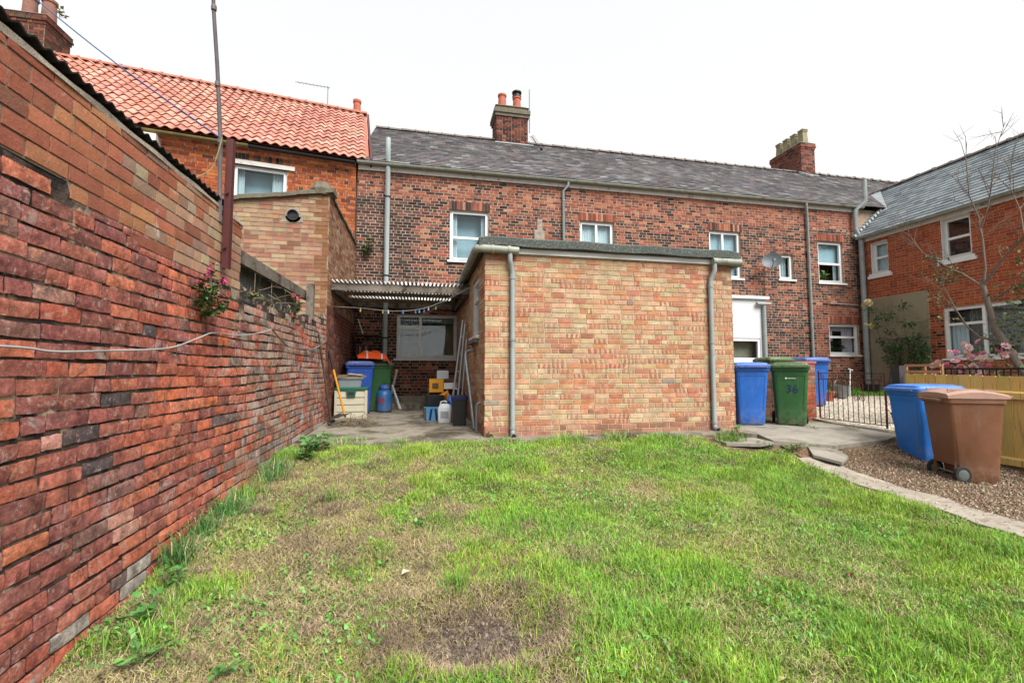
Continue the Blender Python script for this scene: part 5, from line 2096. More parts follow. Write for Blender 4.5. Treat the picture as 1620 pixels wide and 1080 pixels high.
# ------------------------------------------------------------------ white porch, satellite dish
POR = thing('white_porch', 'small white boarded porch with a window, seen past the extension corner', 'porch', (8.3, 11.1, .2))
FPO = Fr((0, 10.9, 0), (1, 0, 0), (0, -1, 0))
pw = (8.0, 9.50, 1.22, 1.86)
mb = MB()
core(mb, FPO, 7.2, 9.72, .1, 2.98, [pw], .1)
mb.box((9.62, 11.0, .1), (9.72, 11.39, 2.98))
mb.box((7.2, 11.0, .1), (7.3, 11.39, 2.98))
mb.build('wall', M['whitepaint'], POR)
mb = MB()
mb.box((7.1, 10.82, 2.982), (9.78, 11.39, 3.06))
mb.build('roof', M['white'], POR)
wdw = window(POR, FPO, *pw, [(0, 1, 0, 1)], rec=.02, drape=[(0, 1, 0, 1, 'render', 'blind', .2, 3, .004)])
mb = MB()
FPO.box(mb, 7.2, 9.74, .1, 1.17, .0, .012)
mb.build('lower_panel', M['oldwood'], POR)
pipe(POR, [(9.35, 10.82, 2.84), (9.80, 10.82, 2.84)], .05, 'pipe', 'overflow_pipe')
pipe(POR, [(9.60, 10.84, 2.80), (9.60, 10.84, .6)], .055, 'pipe', 'downpipe')
DSH = thing('satellite_dish', 'grey oval satellite dish fixed to the terrace wall', 'satellite dish', (10.15, 11.3, 4.1))
mb = MB()
ax = Vector((-.55, -.8, .28)).normalized()
Q = Vector((0, 0, 1)).rotation_difference(ax).to_matrix()
rings = []
for rr4 in (0.02, .1, .2, .29, .30, .29, .2, .02):
    rings.append(rr4)
dc = Vector((10.08, 11.02, 4.14))
prof = [(.01, 0), (.11, .012), (.20, .04), (.265, .075), (.27, .073), (.20, .03), (.11, .0), (.01, -.012)]
mb.loft([[dc + Q @ Vector((math.cos(2 * math.pi * k / 24) * r * 1.0, math.sin(2 * math.pi * k / 24) * r * .92, z)) for k in range(24)] for r, z in prof])
mb.build('dish', pm('dish_grey', A('6a757a'), .5, .08, 6), DSH, smooth=50)
mb = MB()
mb.tube([dc + Vector((0, 0, -.22)), dc + ax * .42 + Vector((0, 0, -.16))], .012, 6)
mb.box(tuple(dc + ax * .42 + Vector((-.03, -.03, -.19))), tuple(dc + ax * .42 + Vector((.03, .03, -.12))))
mb.build('arm', M['galv'], DSH)
mb = MB()
mb.tube([dc - ax * .01, dc + Vector((.06, .2, -.05)), (10.16, 11.39, 4.05)], .02, 8)
mb.build('bracket', M['galv'], DSH)
mb = MB()
mb.tube([(10.12, 11.37, 4.0), (10.13, 11.37, 3.05)], .008, 5)
mb.build('cable', M['iron'], DSH)

# ------------------------------------------------------------------ gravel garden bits
TR = thing('garden_trellis', 'leaning wooden trellis against the rendered panel', 'trellis', (13.4, 10.0, .3))
for y0, y1 in ((9.55, 9.75), (9.8, 9.9), (10.05, 10.0), (10.3, 10.2), (10.55, 10.35)):
    mb = MB()
    mb.bar((13.45, y0, .35), (13.62, y1, 1.9), .03, .02)
    mb.build('slat', M['oldwood'], TR)
for z in (.6, 1.05, 1.5, 1.85):
    mb = MB()
    mb.bar((13.46 + (z - .3) * .09, 9.45, z), (13.46 + (z - .3) * .09, 10.6, z), .02, .03)
    mb.build('cross_slat', M['oldwood'], TR)
BK = thing('zinc_bucket', 'old grey zinc bucket in the gravel garden behind the gate', 'bucket', (0, 0, 0))
mb = MB()
mb.lathe((0, 0, 0), [(.14, 0), (.20, .3), (.21, .31), (.19, .31), (.14, .03), (.0, .03)], 18)
mb.build('body', M['galv'], BK, smooth=40)
mb = MB()
mb.tube([(-.2, 0, .3), (-.15, 0, .42), (0, 0, .47), (.15, 0, .42), (.2, 0, .3)], .008, 6)
mb.build('handle', M['galv'], BK, smooth=60)
turn(BK, (10.5, 9.4, .26), 0)
mb = MB()
mb.tube([(10.72, 9.35, .28), (11.0, 9.55, .98)], .008, 8)
mb.tube([(10.94, 9.55, .99), (11.06, 9.53, .95)], .012, 8)
solo(mb, 'white_tool_handle', M['white'], 'white long tool handle standing in the bed beside the bucket', 'tool', smooth=40)
mb = MB()
mb.loft([rrect(.22, -.14, .14, 0, .02), rrect(.26, -.16, .16, .20, .02), rrect(.24, -.15, .15, .2, .02), rrect(.2, -.12, .12, .03, .02)])
ob = solo(mb, 'black_trough', M['black'], 'black plastic trough beside the rendered panel', 'trough', smooth=30)
turn(ob, (12.4, 10.2, .36), R(20))
mb = MB()
mb.lathe((0, 0, 0), [(.09, 0), (.12, .2), (.13, .2), (.13, .23), (.11, .23), (.1, .1)], 16)
ob = solo(mb, 'terracotta_pot', M['pot_red'], 'small terracotta pot by the blue bin behind the gate', 'pot', smooth=40)
turn(ob, (9.7, 9.0, .215), 0)
mb = MB()
mb.lathe((0, 0, 0), [(.08, 0), (.11, .17), (.12, .17), (.12, .2), (.10, .2), (.09, .1)], 16)
ob = solo(mb, 'dark_flower_pot', M['black'], 'dark pot of red flowers just behind the gate post', 'pot', smooth=40)
turn(ob, (8.25, 6.3, .012), 0)
mb = MB()
mb.lathe((0, 0, 0), [(.0, -.03), (.05, -.02), (.07, .01), (.05, .05), (0, .06)], 9)
ob = solo(mb, 'buff_stone', pm('stone', A('b79a80'), .9, .2, 14, .01, 30), 'buff stone lying against the foot of the timber fence', 'stone', smooth=50)
turn(ob, (7.2, 3.88, -.33), R(20))

# ------------------------------------------------------------------ vegetation
def np_mesh(name, V, F, C, mat, label, cat, kind=None, parent=None, origin=(0, 0, 0)):
    """V (n,3), F list of equal length index arrays [(m,3),(k,4)], C (n,3) per vertex"""
    me = bpy.data.meshes.new(name)
    nv = len(V)
    me.vertices.add(nv)
    me.vertices.foreach_set('co', (V - np.array(origin)).astype(np.float32).ravel())
    lv = np.concatenate([f.ravel() for f in F])
    ln = np.concatenate([np.full(len(f), f.shape[1]) for f in F])
    ls = np.concatenate([[0], np.cumsum(ln)[:-1]])
    me.loops.add(len(lv))
    me.loops.foreach_set('vertex_index', lv.astype(np.int32))
    me.polygons.add(len(ln))
    me.polygons.foreach_set('loop_start', ls.astype(np.int32))
    me.update(calc_edges=True)
    at = me.attributes.new('col', 'FLOAT_COLOR', 'POINT')
    at.data.foreach_set('color', np.concatenate([C, np.ones((nv, 1))], 1).astype(np.float32).ravel())
    me.materials.append(mat)
    o = bpy.data.objects.new(name, me)
    put(o, parent, origin)
    if kind:
        o['kind'] = kind
    if label:
        tag(o, label, cat)
    return o


def blades(n, px, py, pz, h, w, lean, col, rs, curl=.5):
    """curved grass blades; arrays of length n"""
    a = rs.uniform(0, 2 * np.pi, n)
    la = rs.uniform(0, 2 * np.pi, n)
    dx, dy = np.cos(a) * w / 2, np.sin(a) * w / 2
    lx, ly = np.cos(la) * lean * h, np.sin(la) * lean * h
    up = np.sqrt(np.clip(1 - lean ** 2 * .8, .05, 1))
    V = np.zeros((n, 5, 3))
    V[:, 0] = np.stack([px - dx, py - dy, pz], 1)
    V[:, 1] = np.stack([px + dx, py + dy, pz], 1)
    mx, my, mz = px + lx * .4, py + ly * .4, pz + h * .58 * up
    V[:, 2] = np.stack([mx + dx * .75, my + dy * .75, mz], 1)
    V[:, 3] = np.stack([mx - dx * .75, my - dy * .75, mz], 1)
    V[:, 4] = np.stack([px + lx, py + ly, pz + h * up * (1 - curl * lean)], 1)
    b = (np.arange(n) * 5)[:, None]
    Q = b + np.array([[0, 1, 2, 3]])
    T = b + np.array([[3, 2, 4]])
    return V.reshape(-1, 3), Q, T, np.repeat(col, 5, axis=0)


rs = np.random.RandomState(11)


def greenness(x, y):
    g = .84 + .17 * (x - .2) + .10 * (np.asarray(x) > .5) + .05 * np.minimum(x, 0) + (fbm(x * 1.4, y * 1.4, 40) - .5) * 1.3 + (fbm(x * 4.6, y * 4.6, 52) - .5) * 2.1
    g = g + .35 * np.clip((y - 4.6) / 1.0, 0, 1) * np.clip(1.2 - np.abs(x - .5) * .25, 0, 1)
    d2 = ((x - .32) / .40) ** 2 + ((y - 2.33) / .27) ** 2
    g = g - 1.8 * np.exp(-d2 * 1.1)
    d3 = ((x + .0) / .5) ** 2 + ((y - 3.2) / .4) ** 2
    g = g - .5 * np.exp(-d3)
    return np.clip(g, 0, 1)


def lawn_pts(n):
    """more points near the camera, evened out towards the far edge"""
    y = 1.15 + (6.15 - 1.15) * rs.beta(1.15, 1.5, n)
    x = rs.uniform(-1.6, 5.15, n)
    e = 6.0 + .10 * np.sin(x * 2.1) + .06 * np.sin(x * 7.3 + 1) + np.where(x < -.6, .3, 0) + rs.normal(0, .05, n)
    e = np.where(x > 4.1, 5.25, e)
    xr = 4.93 - .13 * (5 - y) / 2.3 + rs.normal(0, .05, n)
    k = (x < xr) & (y < e) & (x / y < 2.1) & (x / y > -1.05)
    return x[k], y[k]


X_, Y_ = lawn_pts(560000)
g = greenness(X_, Y_)
keep = rs.uniform(0, 1, len(X_)) < (.22 + .78 * g)
X1, Y1_, g1 = X_[keep], Y_[keep], g[keep]
n = len(X1)
tall = fbm(X1 * 2.2, Y1_ * 2.2, 71)
h = (.024 + .068 * g1 * np.clip((tall - .36) * 3.2, .12, 1.6)) * rs.uniform(.6, 1.35, n)
h = h + .05 * (rs.uniform(0, 1, n) < .02)
hue = fbm(X1 * 1.7 + 3, Y1_ * 1.7, 90)
base = np.stack([.190 + .13 * (hue - .5), .335 + .05 * (hue - .5), .036 + 0 * hue], 1)
clump = .62 + .8 * fbm(X1 * 5 + 7, Y1_ * 5, 95)
base = base * (rs.uniform(.60, 1.35, n) * clump)[:, None] * rs.uniform(.92, 1.08, (n, 3))
base[:, 0] *= 1 + .35 * (1 - g1)
dry = rs.uniform(0, 1, n) < (.10 + .25 * (1 - g1))
base[dry] = np.array([.36, .27, .13]) * rs.uniform(.7, 1.25, (dry.sum(), 1))
blu = rs.uniform(0, 1, n) < .10
base[blu & ~dry] *= np.array([.6, .85, 1.9])
w = rs.uniform(.0028, .0062, n)
V, Q, T, C = blades(n, X1, Y1_, zl(X1, Y1_) - .016, h, w, rs.uniform(.15, .85, n), base, rs)
np_mesh('grass', V, [Q, T], C, M['grass'], 'patchy green lawn grass in the garden', 'grass', 'stuff')
# dead thatch lying flat
X_, Y_ = lawn_pts(330000)
g = greenness(X_, Y_)
keep = rs.uniform(0, 1, len(X_)) < (.30 + .70 * (1 - g)) * (1 - .55 * np.exp(-2.0 * (((X_ - .32) / .36) ** 2 + ((Y_ - 2.3) / .22) ** 2)))
X2, Y2 = X_[keep], Y_[keep]
n = len(X2)
cl = fbm(X2 * 2.6, Y2 * 2.6, 120)
pal = np.array([[.40, .34, .18], [.31, .25, .13], [.20, .155, .10], [.48, .42, .24]])
ix = np.clip(((1 - cl) * 4.6 - .9 + rs.normal(0, .6, n)).astype(int), 0, 3)
base = pal[[1, 0, 2, 3]][ix] * rs.uniform(.7, 1.25, (n, 1))
d2 = ((X2 - .32) / .5) ** 2 + ((Y2 - 2.33) / .34) ** 2
soil = rs.uniform(0, 1, n) < np.exp(-d2 * 2.2) * .9
base[soil] = np.array([.085, .068, .056]) * rs.uniform(.7, 1.4, (soil.sum(), 1))
V, Q, T, C = blades(n, X2, Y2, zl(X2, Y2) - .010 + .02 * rs.uniform(0, 1, n) * np.clip(cl * 2 - .6, 0, 1), rs.uniform(.03, .085, n), rs.uniform(.002, .0045, n), rs.uniform(.88, 1.05, n), base, rs, .75)
np_mesh('dead_thatch', V, [Q, T], C, M['grass'], 'straw coloured dead thatch scattered over the lawn', 'thatch', 'stuff')
# raked up clumps of dead grass
cc = []
while len(cc) < 110:
    a_, b_ = rs.uniform(-1.5, 4.6), 1.6 + 4.2 * rs.beta(1.2, 1.6)
    if a_ / b_ < 1.9 and rs.uniform() < .16 + .84 * np.clip((1.2 - a_) / 2.0, 0, 1):
        cc.append((a_, b_, rs.uniform(.03, .10)))
for k in range(16):
    t_ = rs.uniform(2.2, 6.6)
    cc.append((.32 + .42 * np.cos(t_), 2.34 + .28 * np.sin(t_), rs.uniform(.05, .10)))
X4 = np.concatenate([rs.normal(a_, s_, 170) for a_, b_, s_ in cc])
Y4 = np.concatenate([rs.normal(b_, s_ * .8, 170) for a_, b_, s_ in cc])
tone = np.repeat(rs.uniform(.55, 1.35, len(cc)), 170)
n = len(X4)
base = np.array([[.225, .168, .112]]) * (tone * rs.uniform(.6, 1.35, n))[:, None]
V, Q, T, C = blades(n, np.maximum(X4, -1.57), Y4, zl(X4, Y4) + rs.uniform(-.005, .035, n), rs.uniform(.03, .075, n), rs.uniform(.002, .0045, n), rs.uniform(.75, 1.0, n), base, rs, .7)
np_mesh('raked_dead_grass', V, [Q, T], C, M['grass'], 'brown raked clumps of dead grass scattered across the lawn', 'dead grass', 'stuff')
# dug bare patch and flat weeds in the lawn
mb = MB()
M['baresoil'] = pm('dark_dug_soil', A('65574a'), .97, .5, 16, .03, 30, spot=(A('8a7862'), .55, .68, 12))
px_, py_ = np.arange(-.4, 1.05, .03), np.arange(1.85, 2.8, .03)
for i in range(len(px_) - 1):
    for j in range(len(py_) - 1):
        d_ = ((px_[i] - .32) / .42) ** 2 + ((py_[j] - 2.31) / .27) ** 2
        if d_ < -.75 + 2.6 * float(fbm(px_[i] * 6, py_[j] * 6, 14)):
            mb.face([(x, y, float(zl(x, y)) + .004 + .035 * float(fbm(x * 14, y * 14, 19) - .45)) for x, y in ((px_[i], py_[j]), (px_[i + 1], py_[j]), (px_[i + 1], py_[j + 1]), (px_[i], py_[j + 1]))])
tag(mb.build('bare_soil', M['baresoil'], smooth=60), 'bare dark dug patch of soil in the front of the lawn', 'soil', kind='structure')
n = 900
cx, cy = rs.normal(.32, .24, n), rs.normal(2.31, .15, n)
s_ = rs.uniform(.004, .016, n) * rs.uniform(.6, 1.3, n)
ang = rs.uniform(0, 6.28, n)
V = np.zeros((n, 5, 3))
zz = zl(cx, cy) + .004
for q in range(4):
    V[:, q] = np.stack([cx + s_ * np.cos(ang + q * 1.57) * rs.uniform(.7, 1.3, n), cy + s_ * np.sin(ang + q * 1.57) * rs.uniform(.7, 1.3, n), zz], 1)
V[:, 4] = np.stack([cx, cy, zz + s_ * 1.1], 1)
b = (np.arange(n) * 5)[:, None]
T = np.concatenate([b + np.array([[q, (q + 1) % 4, 4]]) for q in range(4)])
np_mesh('soil_crumbs', V.reshape(-1, 3), [T], np.repeat(np.array([[.13, .10, .078]]) * rs.uniform(.5, 1.5, (n, 1)), 5, axis=0), M['chip'], 'loose crumbs of earth on the dug patch', 'soil', 'stuff')
X_, Y_ = lawn_pts(26000)
n = len(X_)
wd = (fbm(X_ * 1.9 + 30, Y_ * 1.9, 150) > .54) & (((X_ - .32) / .5) ** 2 + ((Y_ - 2.31) / .33) ** 2 > 1)
X3, Y3 = X_[wd], Y_[wd]
n = len(X3)
base = np.array([[.075, .20, .03]]) * rs.uniform(.6, 1.6, (n, 1)) * rs.uniform(.85, 1.15, (n, 3))
V, Q, T, C = blades(n, X3, Y3, zl(X3, Y3) + rs.uniform(-.01, .03, n), rs.uniform(.02, .045, n), rs.uniform(.010, .022, n), rs.uniform(.7, .98, n), base, rs, .6)
np_mesh('lawn_weeds', V, [Q, T], C, M['leaf'], 'flat broad leaved weeds and clover mixed into the lawn', 'weeds', 'stuff')
# bark chips
n = 20000
cx, cy = rs.uniform(4.9, 7.48, n), rs.uniform(2.0, 5.5, n)
k = ((cy < 5.2 + .2 * np.sin(cx * 5) * .3) | (cx > 7.2)) & ((cx > 5.30 - .13 * (5 - cy) / 2.3) | (rs.uniform(0, 1, n) < .12))
cx, cy = cx[k], cy[k]
n = len(cx)
pal = np.array([[.25, .19, .14], [.17, .125, .09], [.36, .30, .23], [.10, .08, .065], [.30, .19, .12], [.13, .17, .05]])
base = pal[rs.choice(6, n, p=[.3, .25, .16, .16, .09, .04])] * rs.uniform(.75, 1.25, (n, 1))
V, Q, T, C = blades(n, cx, cy, zg(cx, cy) + .008 + rs.uniform(0, .016, n), rs.uniform(.018, .055, n), rs.uniform(.006, .017, n), rs.uniform(.82, 1.0, n), base, rs, .8)
np_mesh('bark_chips', V, [Q, T], C, M['chip'], 'loose bark chips and leaf litter by the fence', 'bark', 'stuff')
# gravel
n = 16000
cx, cy = rs.uniform(7.3, 13.0, n), rs.uniform(5.5, 9.6, n)
s_ = rs.uniform(.008, .020, n)
ang = rs.uniform(0, 6.28, n)
V = np.zeros((n, 5, 3))
zz = zg(cx, cy) + .013
for q in range(4):
    V[:, q] = np.stack([cx + s_ * np.cos(ang + q * 1.57) * rs.uniform(.7, 1.2, n), cy + s_ * np.sin(ang + q * 1.57) * rs.uniform(.7, 1.2, n), zz], 1)
V[:, 4] = np.stack([cx, cy, zz + s_ * .9], 1)
b = (np.arange(n) * 5)[:, None]
T = np.concatenate([b + np.array([[q, (q + 1) % 4, 4]]) for q in range(4)])
base = np.array([.42, .38, .31]) * rs.uniform(.5, 1.35, (n, 1)) * rs.uniform(.93, 1.07, (n, 3))
np_mesh('gravel', V.reshape(-1, 3), [T], np.repeat(base, 5, axis=0), M['chip'], 'loose pale gravel stones behind the gate', 'gravel', 'stuff')


def tuft(label, x, y, n, h, spread, col, seed, name='grass_tuft', z=None, wide=1.0):
    r = np.random.RandomState(seed)
    px, py = x + np.clip(r.normal(0, spread, n), -1.8 * spread, 1.8 * spread), y + np.clip(r.normal(0, spread, n), -1.8 * spread, 1.8 * spread)
    hh = h * r.uniform(.45, 1.2, n)
    c = np.array(col)[None] * r.uniform(.6, 1.35, (n, 1)) * r.uniform(.93, 1.07, (n, 3))
    dr = r.uniform(0, 1, n) < .12
    c[dr] = np.array([.38, .30, .15]) * r.uniform(.7, 1.2, (dr.sum(), 1))
    pz = (zl(px, py) if z is None else np.full(n, z)) - .015
    if z is None:
        px = np.maximum(px, -1.575)
    V, Q, T, C = blades(n, px, py, pz, hh, r.uniform(.004, .008, n) * wide, r.uniform(.2, .8, n), c, r)
    return tag(np_mesh(name, V, [Q, T], C, M['grass'], None, None, origin=(x, y, float(pz.mean()))), label, 'grass', 'tufts of longer grass')


gr, dk = (.11, .25, .03), (.06, .165, .04)
TUFTS = [
    (-1.50, 3.30, 150, .26, .05, dk, 'long dark grass tuft at the foot of the garden wall, nearest the camera'),
    (-1.46, 3.95, 170, .24, .07, dk, 'long dark grass tuft at the foot of the wall, second from the camera'),
    (-1.30, 2.62, 150, .16, .09, gr, 'bright grass tuft spreading near the front foot of the wall'),
    (-1.40, 4.75, 150, .22, .08, dk, 'dark grass tuft at the middle of the wall foot'),
    (2.05, 5.92, 260, .18, .12, gr, 'grass tuft on the lawn edge below the left part of the extension'),
    (2.75, 5.90, 260, .17, .11, (.14, .24, .04), 'grass tuft on the lawn edge below the middle of the extension'),
    (3.5, 5.85, 220, .15, .12, gr, 'low grass tuft on the lawn edge right of the extension middle'),
    (4.35, 5.65, 300, .20, .10, gr, 'grassy tuft at the right corner of the extension by the blue bin'),
    (-.25, 6.02, 120, .14, .07, gr, 'small grass tuft at the edge of the patio by the lean-to'),
    (-.95, 6.25, 200, .15, .14, gr, 'grass tuft at the left end of the patio edge'),
    (1.1, 5.98, 160, .12, .14, gr, 'short grass tuft below the left corner of the extension'),
    (4.62, 4.55, 240, .15, .12, gr, 'grass tuft on the lawn edge beside the path'),
    (-1.52, 3.62, 130, .22, .06, dk, 'narrow dark grass tuft between the first two tufts at the wall foot'),
    (-1.45, 4.35, 150, .18, .08, gr, 'bright grass tuft at the wall foot before the broad leaved weeds'),
    (-1.42, 5.05, 150, .20, .08, dk, 'dark grass tuft beside the first broad leaved weed clump'),
    (-1.35, 2.95, 110, .12, .07, (.10, .20, .04), 'short grass tuft between the weeds at the near wall foot'),
    (.22, 2.72, 70, .20, .04, (.13, .30, .03), 'tall bright grass tuft just behind the bare patch'),
    (.62, 2.72, 80, .14, .05, gr, 'green grass tuft at the right rim of the bare patch'),
    (-.72, 4.15, 45, .20, .04, gr, 'thin arching grass tuft on the dry left side of the lawn'),
]
for i, (x, y, n_, h_, sp, c_, lb) in enumerate(TUFTS):
    tuft(lb, x, y, n_, h_, sp, c_, 200 + i)
for i, (x, y, n_, lb) in enumerate(((2.3, 6.2, 90, 'dry straw tuft against the foot of the extension wall'), (4.75, 6.12, 120, 'dry straw tuft at the right foot of the extension'))):
    tuft(lb, x, y, n_, .16, .10, (.45, .36, .20), 260 + i, 'dry_tuft', .0, .7)


# ---- leafy plants
def leaf_mesh(mb, p, d, size, col, r, fold=.25):
    d = Vector(d).normalized()
    s = d.cross(Vector((r.uniform(-.4, .4), r.uniform(-.4, .4), 1))).normalized()
    nrm = s.cross(d).normalized()
    p = Vector(p)
    w = size * .34
    a = p + d * size * .45 + s * w + nrm * fold * w
    b = p + d * size * .45 - s * w + nrm * fold * w
    m = p + d * size * .5
    t = p + d * size - nrm * size * .12
    mb.face([p, a, t, m], col)
    mb.face([p, m, t, b], col)


def cloud(mb, pts, n, size, cols, r, rad, up=.3):
    for _ in range(n):
        c = r.choice(pts)
        q = Vector((r.gauss(0, 1), r.gauss(0, 1), r.gauss(0, 1)))
        q = q.normalized() * (r.random() ** .5) * (c[3] if len(c) > 3 else rad)
        d = Vector((r.gauss(0, 1), r.gauss(0, 1), r.gauss(0, .7) + up))
        leaf_mesh(mb, Vector(c[:3]) + q, d, size * r.uniform(.6, 1.3), (*jit(r.choice(cols), .3, r, .08), 1), r)


def weed(label, x, y, n, size, seed, z=None, cols=((.05, .15, .03), (.07, .19, .04), (.10, .22, .05)), rad=.12, hgt=.10, name='leafy_weed', cat='weed', mat='leaf'):
    r = random.Random(seed)
    root = thing(name, label, cat, (x, y, float(zl(x, y)) if z is None else z), 'leafy weeds')
    zz = WL[root.name].z
    st_ = MB()
    lf = MB()
    for k in range(max(3, n // 5)):
        a = r.uniform(0, 6.28)
        q = rad * r.random() ** .6
        tip = Vector((x + math.cos(a) * q, y + math.sin(a) * q, zz + hgt * r.uniform(.3, 1.1)))
        st_.tube([(x + math.cos(a) * .02, y + math.sin(a) * .02, zz - .01), tip], [.004, .002], 5)
        for j in range(5):
            c = Vector((x, y, zz)).lerp(tip, .35 + .65 * j / 4)
            leaf_mesh(lf, c, (r.gauss(0, 1), r.gauss(0, 1), r.uniform(0, .8)), size * r.uniform(.6, 1.25), (*jit(r.choice(cols), .25, r, .08), 1), r)
    st_.build('stems', M['cane'], root)
    lf.build('leaves', M[mat], root)
    return root


WEEDS = [(-1.42, 2.72, 30, .06, .12, .12, 'leafy weed sprouting at the near foot of the garden wall'),
         (-1.40, 3.05, 28, .055, .13, .14, 'pale green leafy weed beside the first dark grass tuft'),
         (-1.25, 2.42, 34, .05, .16, .10, 'low spreading weed at the bottom left corner'),
         (-1.25, 5.35, 60, .10, .18, .26, 'broad leaved dark weed clump at the far foot of the wall'),
         (-1.18, 5.75, 50, .09, .2, .2, 'second broad leaved weed clump further along the wall'),
         (4.98, 5.20, 70, .045, .22, .12, 'leafy weed patch growing beside the broken slab'),
         (4.72, 5.35, 40, .045, .16, .10, 'low weed patch between the lawn and the slab'),
         (4.80, 6.08, 30, .05, .12, .10, 'round leaved weed beside the right downpipe shoe'),
         (6.35, 3.55, 26, .04, .14, .05, 'small green weeds in the bark in front of the brown bin'),
         (6.95, 3.62, 24, .04, .14, .06, 'small weed behind the brown bin by the fence'),
         (6.15, 4.55, 24, .035, .15, .04, 'tiny weeds in the bark beside the blue bin wheel'),
         (6.35, 6.2, 26, .03, .22, .03, 'flat weeds in the crack in front of the green bin'),
         (6.95, 6.0, 26, .03, .2, .03, 'flat weeds along the slab edge before the gate'),
         (.95, 6.25, 26, .05, .10, .10, 'dead brown leaves and weed at the extension corner'),
         (-.72, 8.0, 14, .04, .06, .06, 'small bright weed in a crack of the patio'),
         (-.85, 2.25, 10, .05, .09, .08, 'single broad leaved weed in the dry lawn'),
         (.0, 3.6, 12, .04, .08, .06, 'small green weed in the middle of the dry lawn')]
for i, (x, y, n_, s_, rd, hg, lb) in enumerate(WEEDS):
    weed(lb, x, y, n_, s_, 400 + i, None if y < 6 else .01, rad=rd, hgt=hg, cols=((.16, .11, .07), (.10, .12, .04)) if 'dead' in lb else ((.05, .15, .03), (.07, .19, .04), (.10, .22, .05)))
# brush pile
mb = MB()
r = random.Random(9)
for k in range(90):
    c = Vector((-1.05 + r.gauss(0, .16), 7.85 + r.gauss(0, .16), .03 + abs(r.gauss(0, .05))))
    d = Vector((r.gauss(0, 1), r.gauss(0, 1), r.gauss(0, .35))).normalized() * r.uniform(.1, .25)
    mb.tube([c - d, c + Vector((0, 0, .03)), c + d], [.004, .004, .002], 5)
solo(mb, 'brush_pile', M['cane'], 'small heap of dry twigs in front of the cream storage box', 'twigs')


def flower_plant(label, x, y, z, h, seed, col, side=1, name='snapdragon'):
    r = random.Random(seed)
    root = thing(name, label, 'plant', (x, y, z), 'flowering plants in the old wall')
    stm, lf = MB(), MB()
    tips = []
    for k in range(7):
        tip = Vector((x + abs(r.gauss(.08, .05)), y + r.gauss(0, .08), z + h * r.uniform(.45, 1)))
        mid = (Vector((x, y, z)) + tip) / 2 + Vector((.05, 0, -.01))
        stm.tube([(x, y, z), mid, tip], [.005, .004, .002], 5)
        tips.append(tip)
        for j in range(20):
            u = j / 20
            c = Vector((x, y, z)).lerp(mid, u * 2) if u < .5 else mid.lerp(tip, u * 2 - 1)
            leaf_mesh(lf, c, (r.gauss(0, 1), r.gauss(0, 1), r.gauss(.2, .5)), .05 * r.uniform(.6, 1.2), (*jit((.06, .14, .035), .3, r, .1), 1), r)
    stm.build('stems', M['cane'], root)
    lf.build('leaves', M['leaf'], root)
    for k, tip in enumerate(sorted(tips, key=lambda p: -p.z)[:3]):
        fb = MB()
        for j in range(26):
            leaf_mesh(fb, tip + Vector((r.gauss(0, .012), r.gauss(0, .012), r.gauss(0, .02))), (r.gauss(0, 1), r.gauss(0, 1), r.gauss(.3, .7)), .028, (*jit(col, .25, r, .06), 1), r)
        fb.build('flower', M['petal'], root)
    return root


flower_plant('pink flowering plant growing out of the garden wall below the steel post', -1.57, 3.54, 1.42, .30, 31, A('d83c8c'))
flower_plant('second leafy sprig with a magenta flower on the garden wall', -1.57, 3.66, 1.36, .22, 35, A('c0307c'))
flower_plant('coral pink snapdragon on top of the old wall by the wooden post', -1.62, 6.1, 1.66, .26, 33, A('ee6f7c'))
# dry vine and moss on the low wall
VN = thing('dry_vine', 'tangle of bare dry vine stems on top of the low wall', 'vine', (-1.72, 5.0, 1.6))
r = random.Random(12)
for k in range(16):
    mb = MB()
    p = Vector((-1.70 + r.uniform(-.1, .1), 4.6 + r.uniform(0, 1.4), 1.58))
    pts = [p]
    d = Vector((r.uniform(.0, .3), r.uniform(-.6, .6), r.uniform(.5, 1.2)))
    for j in range(6):
        p = p + d * .09
        d = (d + Vector((r.gauss(0, .25), r.gauss(0, .4), r.gauss(-.25, .3))))
        pts.append(p)
    mb.tube(pts, [.006] * 3 + [.004] * 2 + [.002] * 2, 5)
    mb.build('stem', M['cane'], VN)
for i, (y, lb) in enumerate(((5.2, 'mossy clump with fern leaves on the low old wall'), (5.8, 'small moss cushion on the low old wall near the snapdragon'), (4.7, 'weedy clump behind the end of the upper wall'))):
    weed(lb, -1.66, y, 34, .06, 500 + i, 1.62, ((.10, .13, .03), (.06, .11, .03), (.14, .10, .05)), .16, .16)
weed('leafy shrub growing out of the terrace wall beside the soil pipe', -1.35, 11.33, 80, .10, 520, 3.75, ((.08, .14, .05), (.13, .18, .07)), .26, .50, 'wall_shrub', 'shrub')
weed('small green sprig in the gap at the chimney of the pantiled house', -9.2, 12.95, 20, .09, 521, 10.0, ((.12, .18, .04),), .16, .2, 'chimney_weed')
weed('overhanging dark twig with leaves at the top left corner', -5.05, 5.2, 26, .12, 522, 4.55, ((.06, .10, .05),), .22, .4, 'leafy_twig', 'twig')

# ---- rose plants
def bloom_mesh(col):
    r = random.Random(3)
    mb = MB()
    for ring, (n_, rad, tilt) in enumerate(((5, .012, 1.4), (7, .026, .9), (9, .038, .35))):
        for k in range(n_):
            a = 2 * math.pi * k / n_ + ring * .4
            d = Vector((math.cos(a), math.sin(a), tilt))
            leaf_mesh(mb, (math.cos(a) * rad * .2, math.sin(a) * rad * .2, -.01 + ring * -.006), d, rad * 1.5 + .012, (*jit(col, .14, r, .04), 1), r, -.5)
    return mb


